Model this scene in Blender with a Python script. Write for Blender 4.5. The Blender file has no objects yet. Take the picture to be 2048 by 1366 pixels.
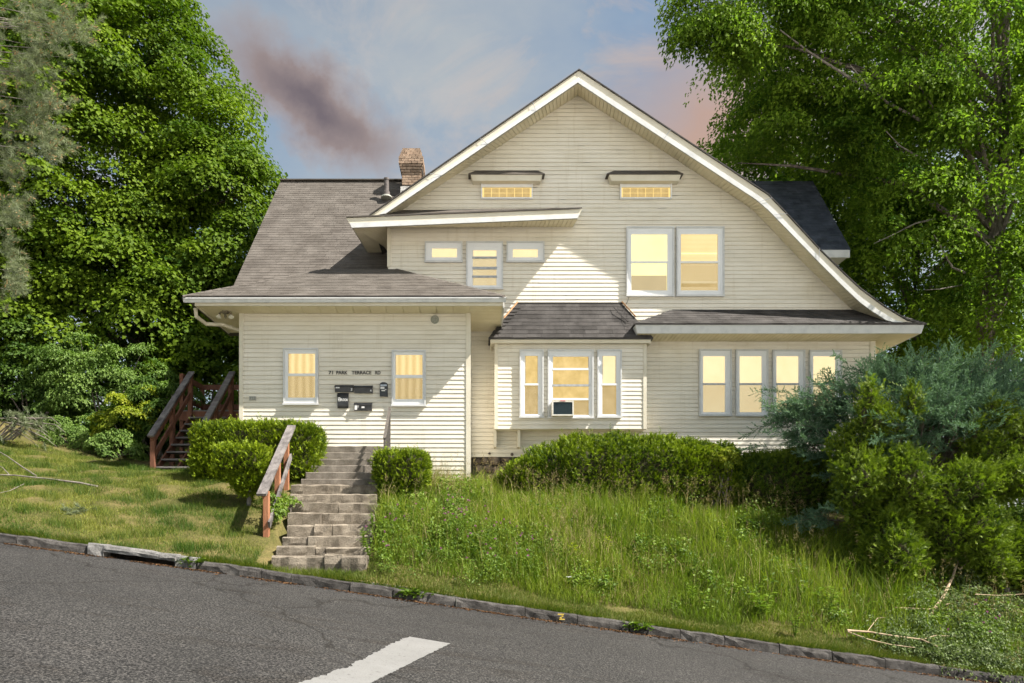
import bpy, math, random
import numpy as np
from mathutils import Vector, Matrix

random.seed(7)
RNG = np.random.default_rng(11)
SC = bpy.context.scene
COL = SC.collection

# ------------------------------------------------------------------ camera, sky, sun, exposure
F, CX, HY = 1400.0, 960.0, 1085.0          # focal length and principal point in pixels of the photograph
def W(px, py, D):                           # a point of the place seen at pixel (px, py), D metres in front
    return Vector(((px - CX) / F * D, D, (HY - py) / F * D))
def XA(px, D): return (px - CX) / F * D
def ZA(py, D): return (HY - py) / F * D

cam_data = bpy.data.cameras.new('camera')
cam = bpy.data.objects.new('camera', cam_data); COL.objects.link(cam)
cam.location = (0, 0, 0); cam.rotation_euler = (math.radians(90), 0, 0)
cam_data.sensor_width = 36.0; cam_data.lens = F / 2048 * 36.0
cam_data.shift_x = (1024 - CX) / 2048; cam_data.shift_y = (HY - 683) / 2048
cam_data.clip_start = 0.1; cam_data.clip_end = 2000
SC.camera = cam

SUN = Vector((3.6, -1.25, 4.3)).normalized()
world = bpy.data.worlds.new('World'); SC.world = world; world.use_nodes = True
def build_world():
    nt = world.node_tree; N = nt.nodes; L = nt.links; N.clear()
    out = N.new('ShaderNodeOutputWorld')
    sky = N.new('ShaderNodeTexSky'); sky.sky_type = 'NISHITA'; sky.sun_disc = False
    sky.sun_elevation = math.asin(SUN.z); sky.sun_rotation = math.atan2(SUN.x, SUN.y)
    sky.air_density = 1.0; sky.dust_density = 1.2; sky.ozone_density = 1.0
    bg = N.new('ShaderNodeBackground'); bg.inputs['Strength'].default_value = SKY
    tnt = N.new('ShaderNodeMix'); tnt.data_type = 'RGBA'; tnt.blend_type = 'MULTIPLY'; tnt.inputs[0].default_value = 1.0; tnt.inputs[7].default_value = (1.04, 1.05, .93, 1)
    L.new(sky.outputs[0], tnt.inputs[6]); L.new(tnt.outputs[2], bg.inputs['Color'])
    tc = N.new('ShaderNodeTexCoord')
    def math_(op, a, b=None, clamp=False):
        m = N.new('ShaderNodeMath'); m.operation = op; m.use_clamp = clamp
        for i, v in enumerate((a, b)):
            if v is None: continue
            if isinstance(v, (int, float)): m.inputs[i].default_value = v
            else: L.new(v, m.inputs[i])
        return m.outputs[0]
    def noise(scale, vec, detail=5, rough=.55, dist=0.0):
        n = N.new('ShaderNodeTexNoise'); n.inputs['Scale'].default_value = scale
        n.inputs['Detail'].default_value = detail; n.inputs['Roughness'].default_value = rough
        n.inputs['Distortion'].default_value = dist
        L.new(vec, n.inputs['Vector']); return n.outputs['Fac']
    def ramp(v, stops):
        r = N.new('ShaderNodeValToRGB'); e = r.color_ramp.elements
        e[0].position, e[0].color = stops[0][0], stops[0][1]
        e[1].position, e[1].color = stops[-1][0], stops[-1][1]
        for p, c in stops[1:-1]:
            q = e.new(p); q.color = c
        L.new(v, r.inputs[0]); return r.outputs[0]
    # cloud layer: directions flattened onto a high sheet
    mp = N.new('ShaderNodeMapping'); mp.inputs['Scale'].default_value = (1.0, 1.0, 1.9)
    mp.inputs['Location'].default_value = (3.1, 1.2, 0.9); mp.inputs['Rotation'].default_value = (0, math.radians(24), 0)
    L.new(tc.outputs['Generated'], mp.inputs['Vector'])
    v = mp.outputs[0]
    veil = ramp(noise(1.9, v, 6, .55), [(.40, (.05, .05, .05, 1)), (.66, (.75, .75, .75, 1))])
    puff = ramp(noise(6.0, v, 8, .62, .6), [(.49, (0, 0, 0, 1)), (.64, (1, 1, 1, 1))])
    tone = noise(2.3, v, 3, .5)
    # the long mauve cloud bank
    sub = N.new('ShaderNodeVectorMath'); sub.operation = 'SUBTRACT'
    nz = N.new('ShaderNodeTexNoise'); nz.inputs['Scale'].default_value = 7.0; nz.inputs['Detail'].default_value = 8; nz.inputs['Roughness'].default_value = .6
    L.new(tc.outputs['Generated'], nz.inputs['Vector'])
    add = N.new('ShaderNodeVectorMath'); add.operation = 'MULTIPLY_ADD'
    add.inputs[1].default_value = (.12, .12, .12)
    L.new(nz.outputs['Color'], add.inputs[0]); L.new(tc.outputs['Generated'], add.inputs[2])
    c = Vector(((620 - CX) / F, 1, (HY - 212) / F)).normalized() + Vector((.06, .06, .06))
    sub.inputs[1].default_value = c
    L.new(add.outputs[0], sub.inputs[0])
    rot = N.new('ShaderNodeVectorRotate'); rot.rotation_type = 'Y_AXIS'; rot.inputs['Angle'].default_value = math.radians(-19)
    L.new(sub.outputs[0], rot.inputs['Vector'])
    mul = N.new('ShaderNodeVectorMath'); mul.operation = 'MULTIPLY'; mul.inputs[1].default_value = (6.3, 5.0, 16.0)
    L.new(rot.outputs[0], mul.inputs[0])
    ln = N.new('ShaderNodeVectorMath'); ln.operation = 'LENGTH'; L.new(mul.outputs[0], ln.inputs[0])
    bank = ramp(ln.outputs['Value'], [(.42, (1, 1, 1, 1)), (.86, (0, 0, 0, 1))])
    bank = math_('MULTIPLY', bank, .95)
    # the warm bank low on the right
    sub2 = N.new('ShaderNodeVectorMath'); sub2.operation = 'SUBTRACT'
    sub2.inputs[1].default_value = Vector(((1450 - CX) / F, 1, (HY - 270) / F)).normalized() + Vector((.06, .06, .06))
    L.new(add.outputs[0], sub2.inputs[0])
    mul2 = N.new('ShaderNodeVectorMath'); mul2.operation = 'MULTIPLY'; mul2.inputs[1].default_value = (5.4, 3.6, 6.5)
    L.new(sub2.outputs[0], mul2.inputs[0])
    ln2 = N.new('ShaderNodeVectorMath'); ln2.operation = 'LENGTH'; L.new(mul2.outputs[0], ln2.inputs[0])
    bank2 = math_('MULTIPLY', ramp(ln2.outputs['Value'], [(.2, (1, 1, 1, 1)), (1.0, (0, 0, 0, 1))]), .8)
    def bgc(col):
        b = N.new('ShaderNodeBackground')
        if isinstance(col, tuple): b.inputs['Color'].default_value = (*col, 1)
        else: L.new(col, b.inputs['Color'])
        b.inputs['Strength'].default_value = 1.0
        return b.outputs[0]
    def mix(f, a, b):
        m = N.new('ShaderNodeMixShader'); L.new(f, m.inputs[0]); L.new(a, m.inputs[1]); L.new(b, m.inputs[2]); return m.outputs[0]
    s = mix(veil, bg.outputs[0], bgc(tuple(CLOUD * c for c in (.50, .505, .48))))
    s = mix(math_('MULTIPLY', puff, .62), s, bgc(ramp(tone, [(.40, tuple(CLOUD * c for c in (.56, .45, .385)) + (1,)), (.62, tuple(CLOUD * c for c in (.47, .465, .47)) + (1,))])))
    s = mix(bank2, s, bgc(ramp(tone, [(.42, tuple(CLOUD * c for c in (.50, .31, .225)) + (1,)), (.6, tuple(CLOUD * c for c in (.32, .255, .275)) + (1,))])))
    s = mix(bank, s, bgc(ramp(ln.outputs['Value'], [(.1, tuple(CLOUD * c for c in (.155, .125, .140)) + (1,)), (.95, tuple(CLOUD * c for c in (.47, .37, .335)) + (1,))])))
    L.new(s, out.inputs['Surface'])
SKY, CLOUD = 0.072, 0.46
build_world()

sun_data = bpy.data.lights.new('sun', 'SUN'); sun_data.energy = 5.0; sun_data.angle = math.radians(0.53); sun_data.color = (1.0, .945, .87)
sun = bpy.data.objects.new('sun', sun_data); COL.objects.link(sun)
sun.location = SUN * 60; sun.rotation_euler = (-SUN).to_track_quat('-Z', 'Y').to_euler()

SC.view_settings.view_transform = 'Standard'; SC.view_settings.look = 'None'
SC.view_settings.exposure = 1.32; SC.view_settings.gamma = 1.0; SC.view_settings.use_curve_mapping = False
SC.cycles.use_denoising = True
SC.cycles.adaptive_threshold = 0.025; SC.cycles.max_bounces = 6; SC.cycles.diffuse_bounces = 3; SC.cycles.transparent_max_bounces = 8

# ------------------------------------------------------------------ helpers
class MB:
    """collects faces of one mesh (world coordinates)"""
    def __init__(s): s.v = []; s.f = []; s.t = []; s.tint = 0.5
    def face(s, *pts):
        b = len(s.v); s.v.extend(tuple(p) for p in pts); s.f.append(tuple(range(b, b + len(pts)))); s.t.append(s.tint); return s
    def hexa(s, p):                        # 8 points: bottom ring 0-3, top ring 4-7
        for q in ((0, 3, 2, 1), (4, 5, 6, 7), (0, 1, 5, 4), (1, 2, 6, 5), (2, 3, 7, 6), (3, 0, 4, 7)): s.face(*[p[i] for i in q])
        return s
    def box(s, x0, x1, y0, y1, z0, z1, j=0.0):
        p = [(x0, y0, z0), (x1, y0, z0), (x1, y1, z0), (x0, y1, z0), (x0, y0, z1), (x1, y0, z1), (x1, y1, z1), (x0, y1, z1)]
        if j: p = [tuple(c + random.uniform(-j, j) for c in q) for q in p]
        return s.hexa(p)
    def slab(s, A, B, off):                # solid ribbon between two polylines, thickened by a vector
        off = Vector(off); A = [Vector(a) for a in A]; B = [Vector(b) for b in B]; n = len(A)
        for i in range(n - 1):
            a0, a1, b0, b1 = A[i], A[i + 1], B[i], B[i + 1]
            s.face(a0, a1, b1, b0); s.face(a0 + off, b0 + off, b1 + off, a1 + off)
            s.face(a0, a0 + off, a1 + off, a1); s.face(b0, b1, b1 + off, b0 + off)
        for a, b in ((A[0], B[0]), (A[-1], B[-1])): s.face(a, b, b + off, a + off)
        return s
    def bar(s, a, b, w, h, up=(0, 0, 1)):  # a straight bar of rectangular section
        a, b = Vector(a), Vector(b); d = (b - a).normalized(); u = Vector(up); r = d.cross(u)
        if r.length < 1e-4: r = d.cross(Vector((0, 1, 0)))
        r.normalize(); u = r.cross(d).normalized(); r *= w / 2; u *= h / 2
        return s.hexa([a - r - u, a + r - u, b + r - u, b - r - u, a - r + u, a + r + u, b + r + u, b - r + u])
    def tube(s, pts, radii, n=7, cap=True):
        pts = [Vector(p) for p in pts]; rings = []
        for i, p in enumerate(pts):
            d = (pts[min(i + 1, len(pts) - 1)] - pts[max(i - 1, 0)]).normalized()
            r = d.cross(Vector((0, 0, 1)))
            if r.length < 1e-3: r = d.cross(Vector((1, 0, 0)))
            r.normalize(); u = r.cross(d)
            rings.append([p + (r * math.cos(2 * math.pi * k / n) + u * math.sin(2 * math.pi * k / n)) * radii[i] for k in range(n)])
        for i in range(len(rings) - 1):
            for k in range(n): s.face(rings[i][k], rings[i][(k + 1) % n], rings[i + 1][(k + 1) % n], rings[i + 1][k])
        if cap: s.face(*rings[0]); s.face(*rings[-1])
        return s
    def lathe(s, c, axis, prof, n=20):     # prof: list of (radius, height along axis)
        c = Vector(c); a = Vector(axis).normalized(); r = a.orthogonal().normalized(); u = a.cross(r)
        rings = [[c + a * h + (r * math.cos(2 * math.pi * k / n) + u * math.sin(2 * math.pi * k / n)) * q for k in range(n)] for q, h in prof]
        for i in range(len(rings) - 1):
            for k in range(n): s.face(rings[i][k], rings[i][(k + 1) % n], rings[i + 1][(k + 1) % n], rings[i + 1][k])
        s.face(*rings[0]); s.face(*rings[-1]); return s
    def mesh(s, name, smooth=False):
        me = bpy.data.meshes.new(name); me.from_pydata(s.v, [], s.f)
        at = me.attributes.new('tint', 'FLOAT', 'FACE'); at.data.foreach_set('value', s.t)
        if smooth:
            me.polygons.foreach_set('use_smooth', [True] * len(me.polygons))
        return me
    def build(s, name, mat, parent=None, smooth=False, merge=False):
        me = s.mesh(name, smooth)
        if merge:
            import bmesh
            bm = bmesh.new(); bm.from_mesh(me); bmesh.ops.remove_doubles(bm, verts=bm.verts, dist=1e-5); bm.to_mesh(me); bm.free()
            if smooth: me.polygons.foreach_set('use_smooth', [True] * len(me.polygons))
        return link(name, me, mat, parent)

def link(name, me, mat, parent=None):
    if mat is not None: me.materials.append(mat)
    o = bpy.data.objects.new(name, me); COL.objects.link(o)
    if parent is not None: adopt(o, parent)
    return o
def adopt(o, parent):
    o.parent = parent
    if parent.type == 'EMPTY': o.matrix_parent_inverse = Matrix.Translation(-Vector(parent.location))
def tag(o, label, cat, group=None, kind=None):
    if label: o['label'] = label
    if cat: o['category'] = cat
    if group: o['group'] = group
    if kind: o['kind'] = kind
    return o
def thing(name, loc, label, cat, group=None):
    o = bpy.data.objects.new(name, None); COL.objects.link(o); o.location = loc; o.empty_display_size = .2
    return tag(o, label, cat, group)
def struct(o, kind='structure', label=None): 
    o['kind'] = kind
    if label: o['label'] = label
    return o

# ------------------------------------------------------------------ materials
def _base(name):
    m = bpy.data.materials.new(name); m.use_nodes = True
    nt = m.node_tree; return m, nt, nt.nodes, nt.links, nt.nodes['Principled BSDF']
def _noise(N, L, scale, detail=5, rough=.6, stretch=(1, 1, 1), dist=0.0):
    g = N.new('ShaderNodeNewGeometry'); mp = N.new('ShaderNodeMapping'); mp.inputs['Scale'].default_value = stretch
    L.new(g.outputs['Position'], mp.inputs['Vector'])
    n = N.new('ShaderNodeTexNoise'); n.inputs['Scale'].default_value = scale; n.inputs['Detail'].default_value = detail
    n.inputs['Roughness'].default_value = rough; n.inputs['Distortion'].default_value = dist
    L.new(mp.outputs[0], n.inputs['Vector']); return n.outputs['Fac']
def _ramp(N, L, v, stops):
    r = N.new('ShaderNodeValToRGB'); e = r.color_ramp.elements
    e[0].position, e[0].color = stops[0][0], (*stops[0][1], 1); e[1].position, e[1].color = stops[-1][0], (*stops[-1][1], 1)
    for p, c in stops[1:-1]: q = e.new(p); q.color = (*c, 1)
    L.new(v, r.inputs[0]); return r.outputs[0]
def _mix(N, L, f, a, b, mode='MIX'):
    m = N.new('ShaderNodeMix'); m.data_type = 'RGBA'; m.blend_type = mode
    for s, v in ((0, f), (6, a), (7, b)):
        if isinstance(v, (int, float)): m.inputs[s].default_value = v
        elif isinstance(v, tuple): m.inputs[s].default_value = (*v, 1)
        else: L.new(v, m.inputs[s])
    return m.outputs[2]
def _tint(N): 
    a = N.new('ShaderNodeAttribute'); a.attribute_name = 'tint'; return a.outputs['Fac']
def _bump(N, L, P, h, strength, dist=.01):
    b = N.new('ShaderNodeBump'); b.inputs['Strength'].default_value = strength; b.inputs['Distance'].default_value = dist
    L.new(h, b.inputs['Height']); L.new(b.outputs[0], P.inputs['Normal'])
def nmat(name, c1, c2, scale=4, rough=.6, bump=0, bscale=60, stretch=(1, 1, 1), lo=.35, hi=.65, spec=.35, metal=0, dist=.01, fine=0, detail=5, tint=0):
    m, nt, N, L, P = _base(name)
    col = _ramp(N, L, _noise(N, L, scale, detail, .6, stretch), [(lo, c1), (hi, c2)])
    if fine:
        col = _mix(N, L, fine, col, _ramp(N, L, _noise(N, L, bscale, 2, .6, stretch), [(.3, (.3, .3, .3)), (.7, (1.0, 1.0, 1.0))]), 'MULTIPLY')
    if tint:
        t = _ramp(N, L, _tint(N), [(0, (1 - tint,) * 3), (1, (1.0,) * 3)])
        col = _mix(N, L, 1.0, col, t, 'MULTIPLY')
    L.new(col, P.inputs['Base Color']); P.inputs['Roughness'].default_value = rough
    P.inputs['Specular IOR Level'].default_value = spec; P.inputs['Metallic'].default_value = metal
    if bump: _bump(N, L, P, _noise(N, L, bscale, 4, .65, stretch), bump, dist)
    return m
def leafmat(name, dark, light, trans=.35, rough=.5, spec=.35, tcol=None):
    m, nt, N, L, P = _base(name)
    col = _ramp(N, L, _tint(N), [(0, dark), (1, light)])
    L.new(col, P.inputs['Base Color']); P.inputs['Roughness'].default_value = rough; P.inputs['Specular IOR Level'].default_value = spec
    t = N.new('ShaderNodeBsdfTranslucent')
    tc = _mix(N, L, 1.0, col, tcol or (1.0, 1.15, .55), 'MULTIPLY')
    L.new(tc, t.inputs['Color'])
    mx = N.new('ShaderNodeMixShader'); mx.inputs[0].default_value = trans
    L.new(P.outputs[0], mx.inputs[1]); L.new(t.outputs[0], mx.inputs[2])
    L.new(mx.outputs[0], N['Material Output'].inputs['Surface'])
    return m
def glow(name, c1, c2, strength=1.0, scale=3, stretch=(1, 1, 1), wave=None, blotch=0):
    """a blind or curtain lit from the room behind it"""
    m, nt, N, L, P = _base(name)
    if wave:
        g = N.new('ShaderNodeNewGeometry'); w = N.new('ShaderNodeTexWave'); w.bands_direction = wave[0]
        w.inputs['Scale'].default_value = wave[1]; w.inputs['Distortion'].default_value = wave[2]; w.inputs['Detail'].default_value = 3; w.inputs['Detail Scale'].default_value = 1.4
        L.new(g.outputs['Position'], w.inputs['Vector']); f = w.outputs['Fac']
        f2 = _noise(N, L, scale, 4, .6, stretch)
        mm = N.new('ShaderNodeMath'); mm.operation = 'MULTIPLY_ADD'; mm.inputs[1].default_value = wave[3]; L.new(f, mm.inputs[0])
        ms = N.new('ShaderNodeMath'); ms.operation = 'MULTIPLY'; ms.inputs[1].default_value = 1 - wave[3]; L.new(f2, ms.inputs[0]); L.new(ms.outputs[0], mm.inputs[2])
        f = mm.outputs[0]
    else: f = _noise(N, L, scale, 4, .6, stretch)
    col = _ramp(N, L, f, [(.25, c1), (.75, c2)])
    L.new(col, P.inputs['Base Color']); P.inputs['Roughness'].default_value = .8
    P.inputs['Base Color'].default_value = (.3, .25, .15, 1)
    mb = _mix(N, L, 1.0, col, (.25, .25, .25), 'MULTIPLY'); L.new(mb, P.inputs['Base Color'])
    L.new(col, P.inputs['Emission Color']); P.inputs['Emission Strength'].default_value = strength
    return m

M = {}
def _siding():
    m, nt, N, L, P = _base('vinyl siding')
    n1 = _noise(N, L, 1.3, 4, .55, (1, 1, 2)); n2 = _noise(N, L, 9, 5, .65, (.25, 1, 2.2))
    col = _ramp(N, L, n1, [(.3, (.75, .695, .58)), (.7, (.81, .762, .66))])
    col = _mix(N, L, .16, col, _ramp(N, L, n2, [(.3, (.40, .36, .28)), (.6, (1, 1, 1))]), 'MULTIPLY')
    g = N.new('ShaderNodeNewGeometry'); sp_ = N.new('ShaderNodeSeparateXYZ'); L.new(g.outputs['Position'], sp_.inputs[0])
    mr = N.new('ShaderNodeMapRange'); mr.inputs[1].default_value = 2.3; mr.inputs[2].default_value = 1.2; L.new(sp_.outputs['Z'], mr.inputs[0])
    ml = N.new('ShaderNodeMath'); ml.operation = 'MULTIPLY'; L.new(mr.outputs[0], ml.inputs[0]); L.new(_ramp(N, L, _noise(N, L, 6, 5, .7, (1, 1, .5)), [(.42, (0, 0, 0)), (.7, (.8, .8, .8))]), ml.inputs[1])
    col = _mix(N, L, ml.outputs[0], col, (.30, .33, .20))
    st_ = _ramp(N, L, _noise(N, L, 3.2, 5, .7, (2.2, 1, .22)), [(.55, (1, 1, 1)), (.75, (.86, .83, .77))]); col = _mix(N, L, .7, col, st_, 'MULTIPLY')
    t = _ramp(N, L, _tint(N), [(0, (.93, .93, .92)), (1, (1.0, 1.0, 1.0))]); col = _mix(N, L, 1.0, col, t, 'MULTIPLY')
    L.new(col, P.inputs['Base Color']); P.inputs['Roughness'].default_value = .55; P.inputs['Specular IOR Level'].default_value = .25
    _bump(N, L, P, _noise(N, L, 7, 3, .5, (.4, 1, 1)), .10, .01)
    return m
M['siding'] = _siding()
M['trim'] = nmat('cream aluminium trim', (.62, .565, .44), (.69, .64, .52), 2.5, .5, .05, 20)
M['white'] = nmat('white painted metal', (.50, .505, .50), (.60, .60, .585), 5, .42, .04, 30, lo=.3, hi=.55)
M['soffit'] = nmat('cream vinyl soffit', (.72, .635, .44), (.79, .705, .52), 3, .55, .04, 20)
M['vinyl'] = nmat('white vinyl window frame', (.74, .745, .74), (.80, .80, .79), 2, .45, 0, 30, (1, 1, .6))
M['alum'] = nmat('bare aluminium storm sash', (.33, .34, .35), (.46, .47, .48), 12, .4, 0, 40, metal=.3)
M['shingle'] = nmat('weathered brown asphalt shingle', (.110, .096, .082), (.165, .147, .128), 2.0, .92, .5, 160, spec=.15, fine=.32, tint=.22)
M['shingle2'] = nmat('grey asphalt shingle', (.064, .059, .055), (.112, .104, .098), 2.4, .92, .5, 170, spec=.15, fine=.35, tint=.32)
M['shingle3'] = nmat('slate blue asphalt shingle', (.05, .06, .08), (.10, .115, .145), 2.4, .9, .5, 170, spec=.2, fine=.4, tint=.4)
M['edge'] = nmat('dark drip edge', (.02, .018, .016), (.05, .045, .04), 20, .8)
M['wood_raw'] = nmat('exposed split timber', (.32, .17, .08), (.48, .28, .14), 14, .8, .3, 60)
M['brick'] = nmat('buff brick', (.36, .25, .175), (.54, .40, .29), 11, .85, .4, 130, spec=.15, fine=.25, tint=.45)
M['mortar'] = nmat('sooty mortar', (.06, .055, .05), (.14, .125, .11), 20, .95)
M['flash'] = nmat('peeling white flashing', (.30, .28, .25), (.70, .69, .66), 16, .7, .2, 40)
M['iron'] = nmat('cast iron vent', (.07, .06, .055), (.15, .13, .12), 18, .75, .2, 60)
M['stone'] = nmat('rubble field stone', (.085, .066, .052), (.25, .20, .16), 6, .9, .7, 30, spec=.2, fine=.3, tint=.4)
M['mortar2'] = nmat('dark foundation mortar', (.030, .026, .022), (.062, .055, .048), 12, .95, .5, 50)
M['blackbox'] = nmat('black enamelled steel', (.017, .017, .018), (.04, .04, .042), 16, .38, .12, 60, spec=.5)
M['label'] = nmat('white paper label', (.62, .61, .58), (.80, .79, .76), 60, .7)
M['letter'] = nmat('black plastic letters', (.012, .012, .012), (.03, .03, .03), 30, .5)
M['letterw'] = nmat('white stick on letters', (.70, .69, .66), (.82, .81, .79), 50, .6)
M['grey'] = nmat('grey plate', (.30, .29, .25), (.42, .40, .36), 40, .6)
M['bell'] = nmat('weathered zinc', (.22, .23, .19), (.36, .36, .31), 30, .6)
M['bronze'] = nmat('dark bronze fitting', (.10, .085, .05), (.19, .165, .11), 40, .5, spec=.5)
M['bulb'] = nmat('frosted bulb', (.72, .69, .60), (.82, .79, .70), 30, .2, spec=.5)
M['acfront'] = nmat('air conditioner coil', (.012, .028, .034), (.045, .075, .085), 40, .5)
M['accase'] = nmat('ivory enamel', (.58, .55, .47), (.70, .67, .60), 12, .45)
M['red'] = nmat('faded red plastic', (.45, .12, .12), (.55, .2, .2), 30, .5)
M['concrete'] = nmat('weathered concrete', (.155, .135, .108), (.30, .265, .22), 5, .93, .8, 90, spec=.15, fine=.5, dist=.012)
M['sandstone'] = nmat('worn stone step', (.20, .168, .128), (.42, .36, .28), 4.5, .93, .9, 45, spec=.15, fine=.4, dist=.02, tint=.35)
M['granite'] = nmat('granite kerb', (.060, .055, .050), (.155, .144, .132), 9, .9, .9, 70, spec=.2, fine=.5, dist=.02, tint=.45)
M['granite_new'] = nmat('pale granite lintel', (.15, .145, .135), (.29, .28, .265), 9, .88, .9, 70, spec=.2, fine=.4, dist=.02)
M['void'] = nmat('dark drain concrete', (.022, .018, .014), (.055, .045, .036), 12, .95)  # near black tone for all faces of the drain chamber
M['rail_top'] = nmat('weathered grey timber', (.085, .075, .072), (.26, .235, .22), 7, .88, .7, 55, (1, .22, .8), fine=.5, dist=.006)
M['rail_red'] = nmat('worn red brown stain', (.23, .088, .042), (.36, .165, .085), 9, .8, .4, 50, (1, 1, .25))
M['stair_red'] = nmat('dark red brown stain', (.115, .046, .026), (.20, .085, .048), 9, .8, .3, 50, (1, 1, .3))
M['stair_top'] = nmat('grey worn tread', (.12, .105, .10), (.24, .215, .205), 9, .85, .4, 50, (.3, 1, 1))
M['railmetal'] = nmat('oxidised grey metal rail', (.060, .052, .045), (.12, .105, .09), 20, .6, .1, 60, spec=.5)
M['yellow'] = nmat('yellow marking paint', (.40, .27, .03), (.50, .36, .06), 30, .6)
M['soil'] = nmat('bare soil', (.085, .058, .038), (.19, .14, .095), 8, .95, .8, 40, spec=.1)
M['bark'] = nmat('furrowed bark', (.085, .070, .056), (.235, .198, .165), 7, .95, 1.0, 24, (1.4, 1.4, .25), dist=.03)
M['bark_pale'] = nmat('pale dry wood', (.30, .215, .13), (.50, .38, .25), 9, .85, .4, 40)
M['bark_grey'] = nmat('grey branch bark', (.13, .11, .095), (.27, .235, .20), 9, .9, .6, 40)
M['dirtylitter'] = nmat('dead leaf litter', (.12, .055, .024), (.30, .165, .075), 30, .95, tint=.5)
M['trash'] = nmat('torn white plastic', (.62, .62, .62), (.80, .80, .80), 20, .4)
def _asphalt():
    m, nt, N, L, P = _base('worn asphalt')
    n1 = _noise(N, L, .55, 4, .6, (1, 1, 1)); a = _noise(N, L, 52, 2, .7); b = _noise(N, L, 130, 2, .6)
    col = _ramp(N, L, n1, [(.3, (.0255, .0252, .025)), (.7, (.0335, .033, .0325))])
    sp = _ramp(N, L, a, [(.37, (.28, .28, .28)), (.50, (.92, .91, .90)), (.63, (2.6, 2.52, 2.4))])
    col = _mix(N, L, 1.0, col, sp, 'MULTIPLY')
    sp2 = _ramp(N, L, b, [(.35, (.45, .45, .45)), (.68, (1.7, 1.65, 1.6))])
    col = _mix(N, L, .8, col, sp2, 'MULTIPLY')
    st = _ramp(N, L, _noise(N, L, 1.6, 5, .65, (.35, 1.6, 1), 1.0), [(.54, (1, 1, 1)), (.74, (.58, .50, .42))])
    col = _mix(N, L, .75, col, st, 'MULTIPLY')
    v = N.new('ShaderNodeTexVoronoi'); v.feature = 'DISTANCE_TO_EDGE'; v.inputs['Scale'].default_value = .16
    g = N.new('ShaderNodeNewGeometry'); wv = N.new('ShaderNodeVectorMath'); wv.operation = 'MULTIPLY_ADD'; wv.inputs[1].default_value = (.9, .9, .9)
    nn = N.new('ShaderNodeTexNoise'); nn.inputs['Scale'].default_value = 1.1; nn.inputs['Detail'].default_value = 6; L.new(g.outputs['Position'], nn.inputs['Vector'])
    L.new(nn.outputs['Color'], wv.inputs[0]); L.new(g.outputs['Position'], wv.inputs[2]); L.new(wv.outputs[0], v.inputs['Vector'])
    cr = _ramp(N, L, v.outputs['Distance'], [(.0, (.36, .33, .29)), (.0048, (1, 1, 1))])
    col = _mix(N, L, .9, col, cr, 'MULTIPLY')
    L.new(col, P.inputs['Base Color']); P.inputs['Roughness'].default_value = .9; P.inputs['Specular IOR Level'].default_value = .25
    _bump(N, L, P, a, .9, .006); return m
M['asphalt'] = _asphalt()
def _paint():
    m, nt, N, L, P = _base('worn white road paint')
    n = _noise(N, L, 20, 6, .75, (1, 1, 1)); n2 = _noise(N, L, 3.0, 3, .6)
    col = _ramp(N, L, n2, [(.3, (.175, .173, .166)), (.7, (.205, .203, .196))])
    col = _mix(N, L, .5, col, _ramp(N, L, _noise(N, L, 90, 2, .6), [(.35, (.72, .71, .69)), (.6, (1, 1, 1))]), 'MULTIPLY')
    wear = _ramp(N, L, n, [(.60, (0, 0, 0)), (.635, (1, 1, 1))])
    col = _mix(N, L, wear, col, (.10, .095, .09))
    L.new(col, P.inputs['Base Color']); P.inputs['Roughness'].default_value = .75
    return m
M['paint'] = _paint()
def _ground():
    m, nt, N, L, P = _base('lawn soil and thatch')
    n1 = _noise(N, L, 1.2, 5, .6); n2 = _noise(N, L, 22, 4, .7)
    col = _ramp(N, L, n1, [(.3, (.055, .062, .018)), (.5, (.115, .105, .040)), (.72, (.185, .145, .07))])
    col = _mix(N, L, .7, col, _ramp(N, L, n2, [(.3, (.4, .4, .36)), (.65, (1.2, 1.15, 1))]), 'MULTIPLY')
    L.new(col, P.inputs['Base Color']); P.inputs['Roughness'].default_value = .95; P.inputs['Specular IOR Level'].default_value = .1
    _bump(N, L, P, n2, .8, .03); return m
M['ground'] = _ground()
M['pale'] = nmat('pale bounce concrete', (.54, .52, .48), (.64, .62, .575), 1.5, .9)  # pale so that the added ground behind the camera bounces sunlight
def _glass():
    m, nt, N, L, P = _base('window glass')
    N.remove(P)
    t = N.new('ShaderNodeBsdfTransparent'); t.inputs[0].default_value = (.96, .96, .95, 1)
    g = N.new('ShaderNodeBsdfGlossy'); g.inputs['Roughness'].default_value = .03; g.inputs[0].default_value = (1, 1, 1, 1)
    fr = N.new('ShaderNodeFresnel'); fr.inputs[0].default_value = 1.45
    mx = N.new('ShaderNodeMixShader'); L.new(fr.outputs[0], mx.inputs[0]); L.new(t.outputs[0], mx.inputs[1]); L.new(g.outputs[0], mx.inputs[2])
    L.new(mx.outputs[0], N['Material Output'].inputs['Surface']); return m
M['glass'] = _glass()
def _screen():
    m, nt, N, L, P = _base('insect screen')
    P.inputs['Base Color'].default_value = (.16, .15, .13, 1); P.inputs['Roughness'].default_value = .6
    t = N.new('ShaderNodeBsdfTransparent'); mx = N.new('ShaderNodeMixShader'); mx.inputs[0].default_value = .36
    L.new(t.outputs[0], mx.inputs[1]); L.new(P.outputs[0], mx.inputs[2]); L.new(mx.outputs[0], N['Material Output'].inputs['Surface']); return m
M['screen'] = _screen()
GS = 0.425
M['blind'] = glow('lit cream roller blind', (.94, .74, .40), (1.0, .84, .50), GS, 2.0)
M['blind_hot'] = glow('lit pale yellow blind', (1.0, .86, .40), (1.0, .93, .52), GS * 1.12, 1.2)
M['slats'] = glow('lit slatted blind', (.80, .58, .25), (1.0, .80, .42), GS, 2.0, wave=('Z', 10.0, .4, .55))
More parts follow.
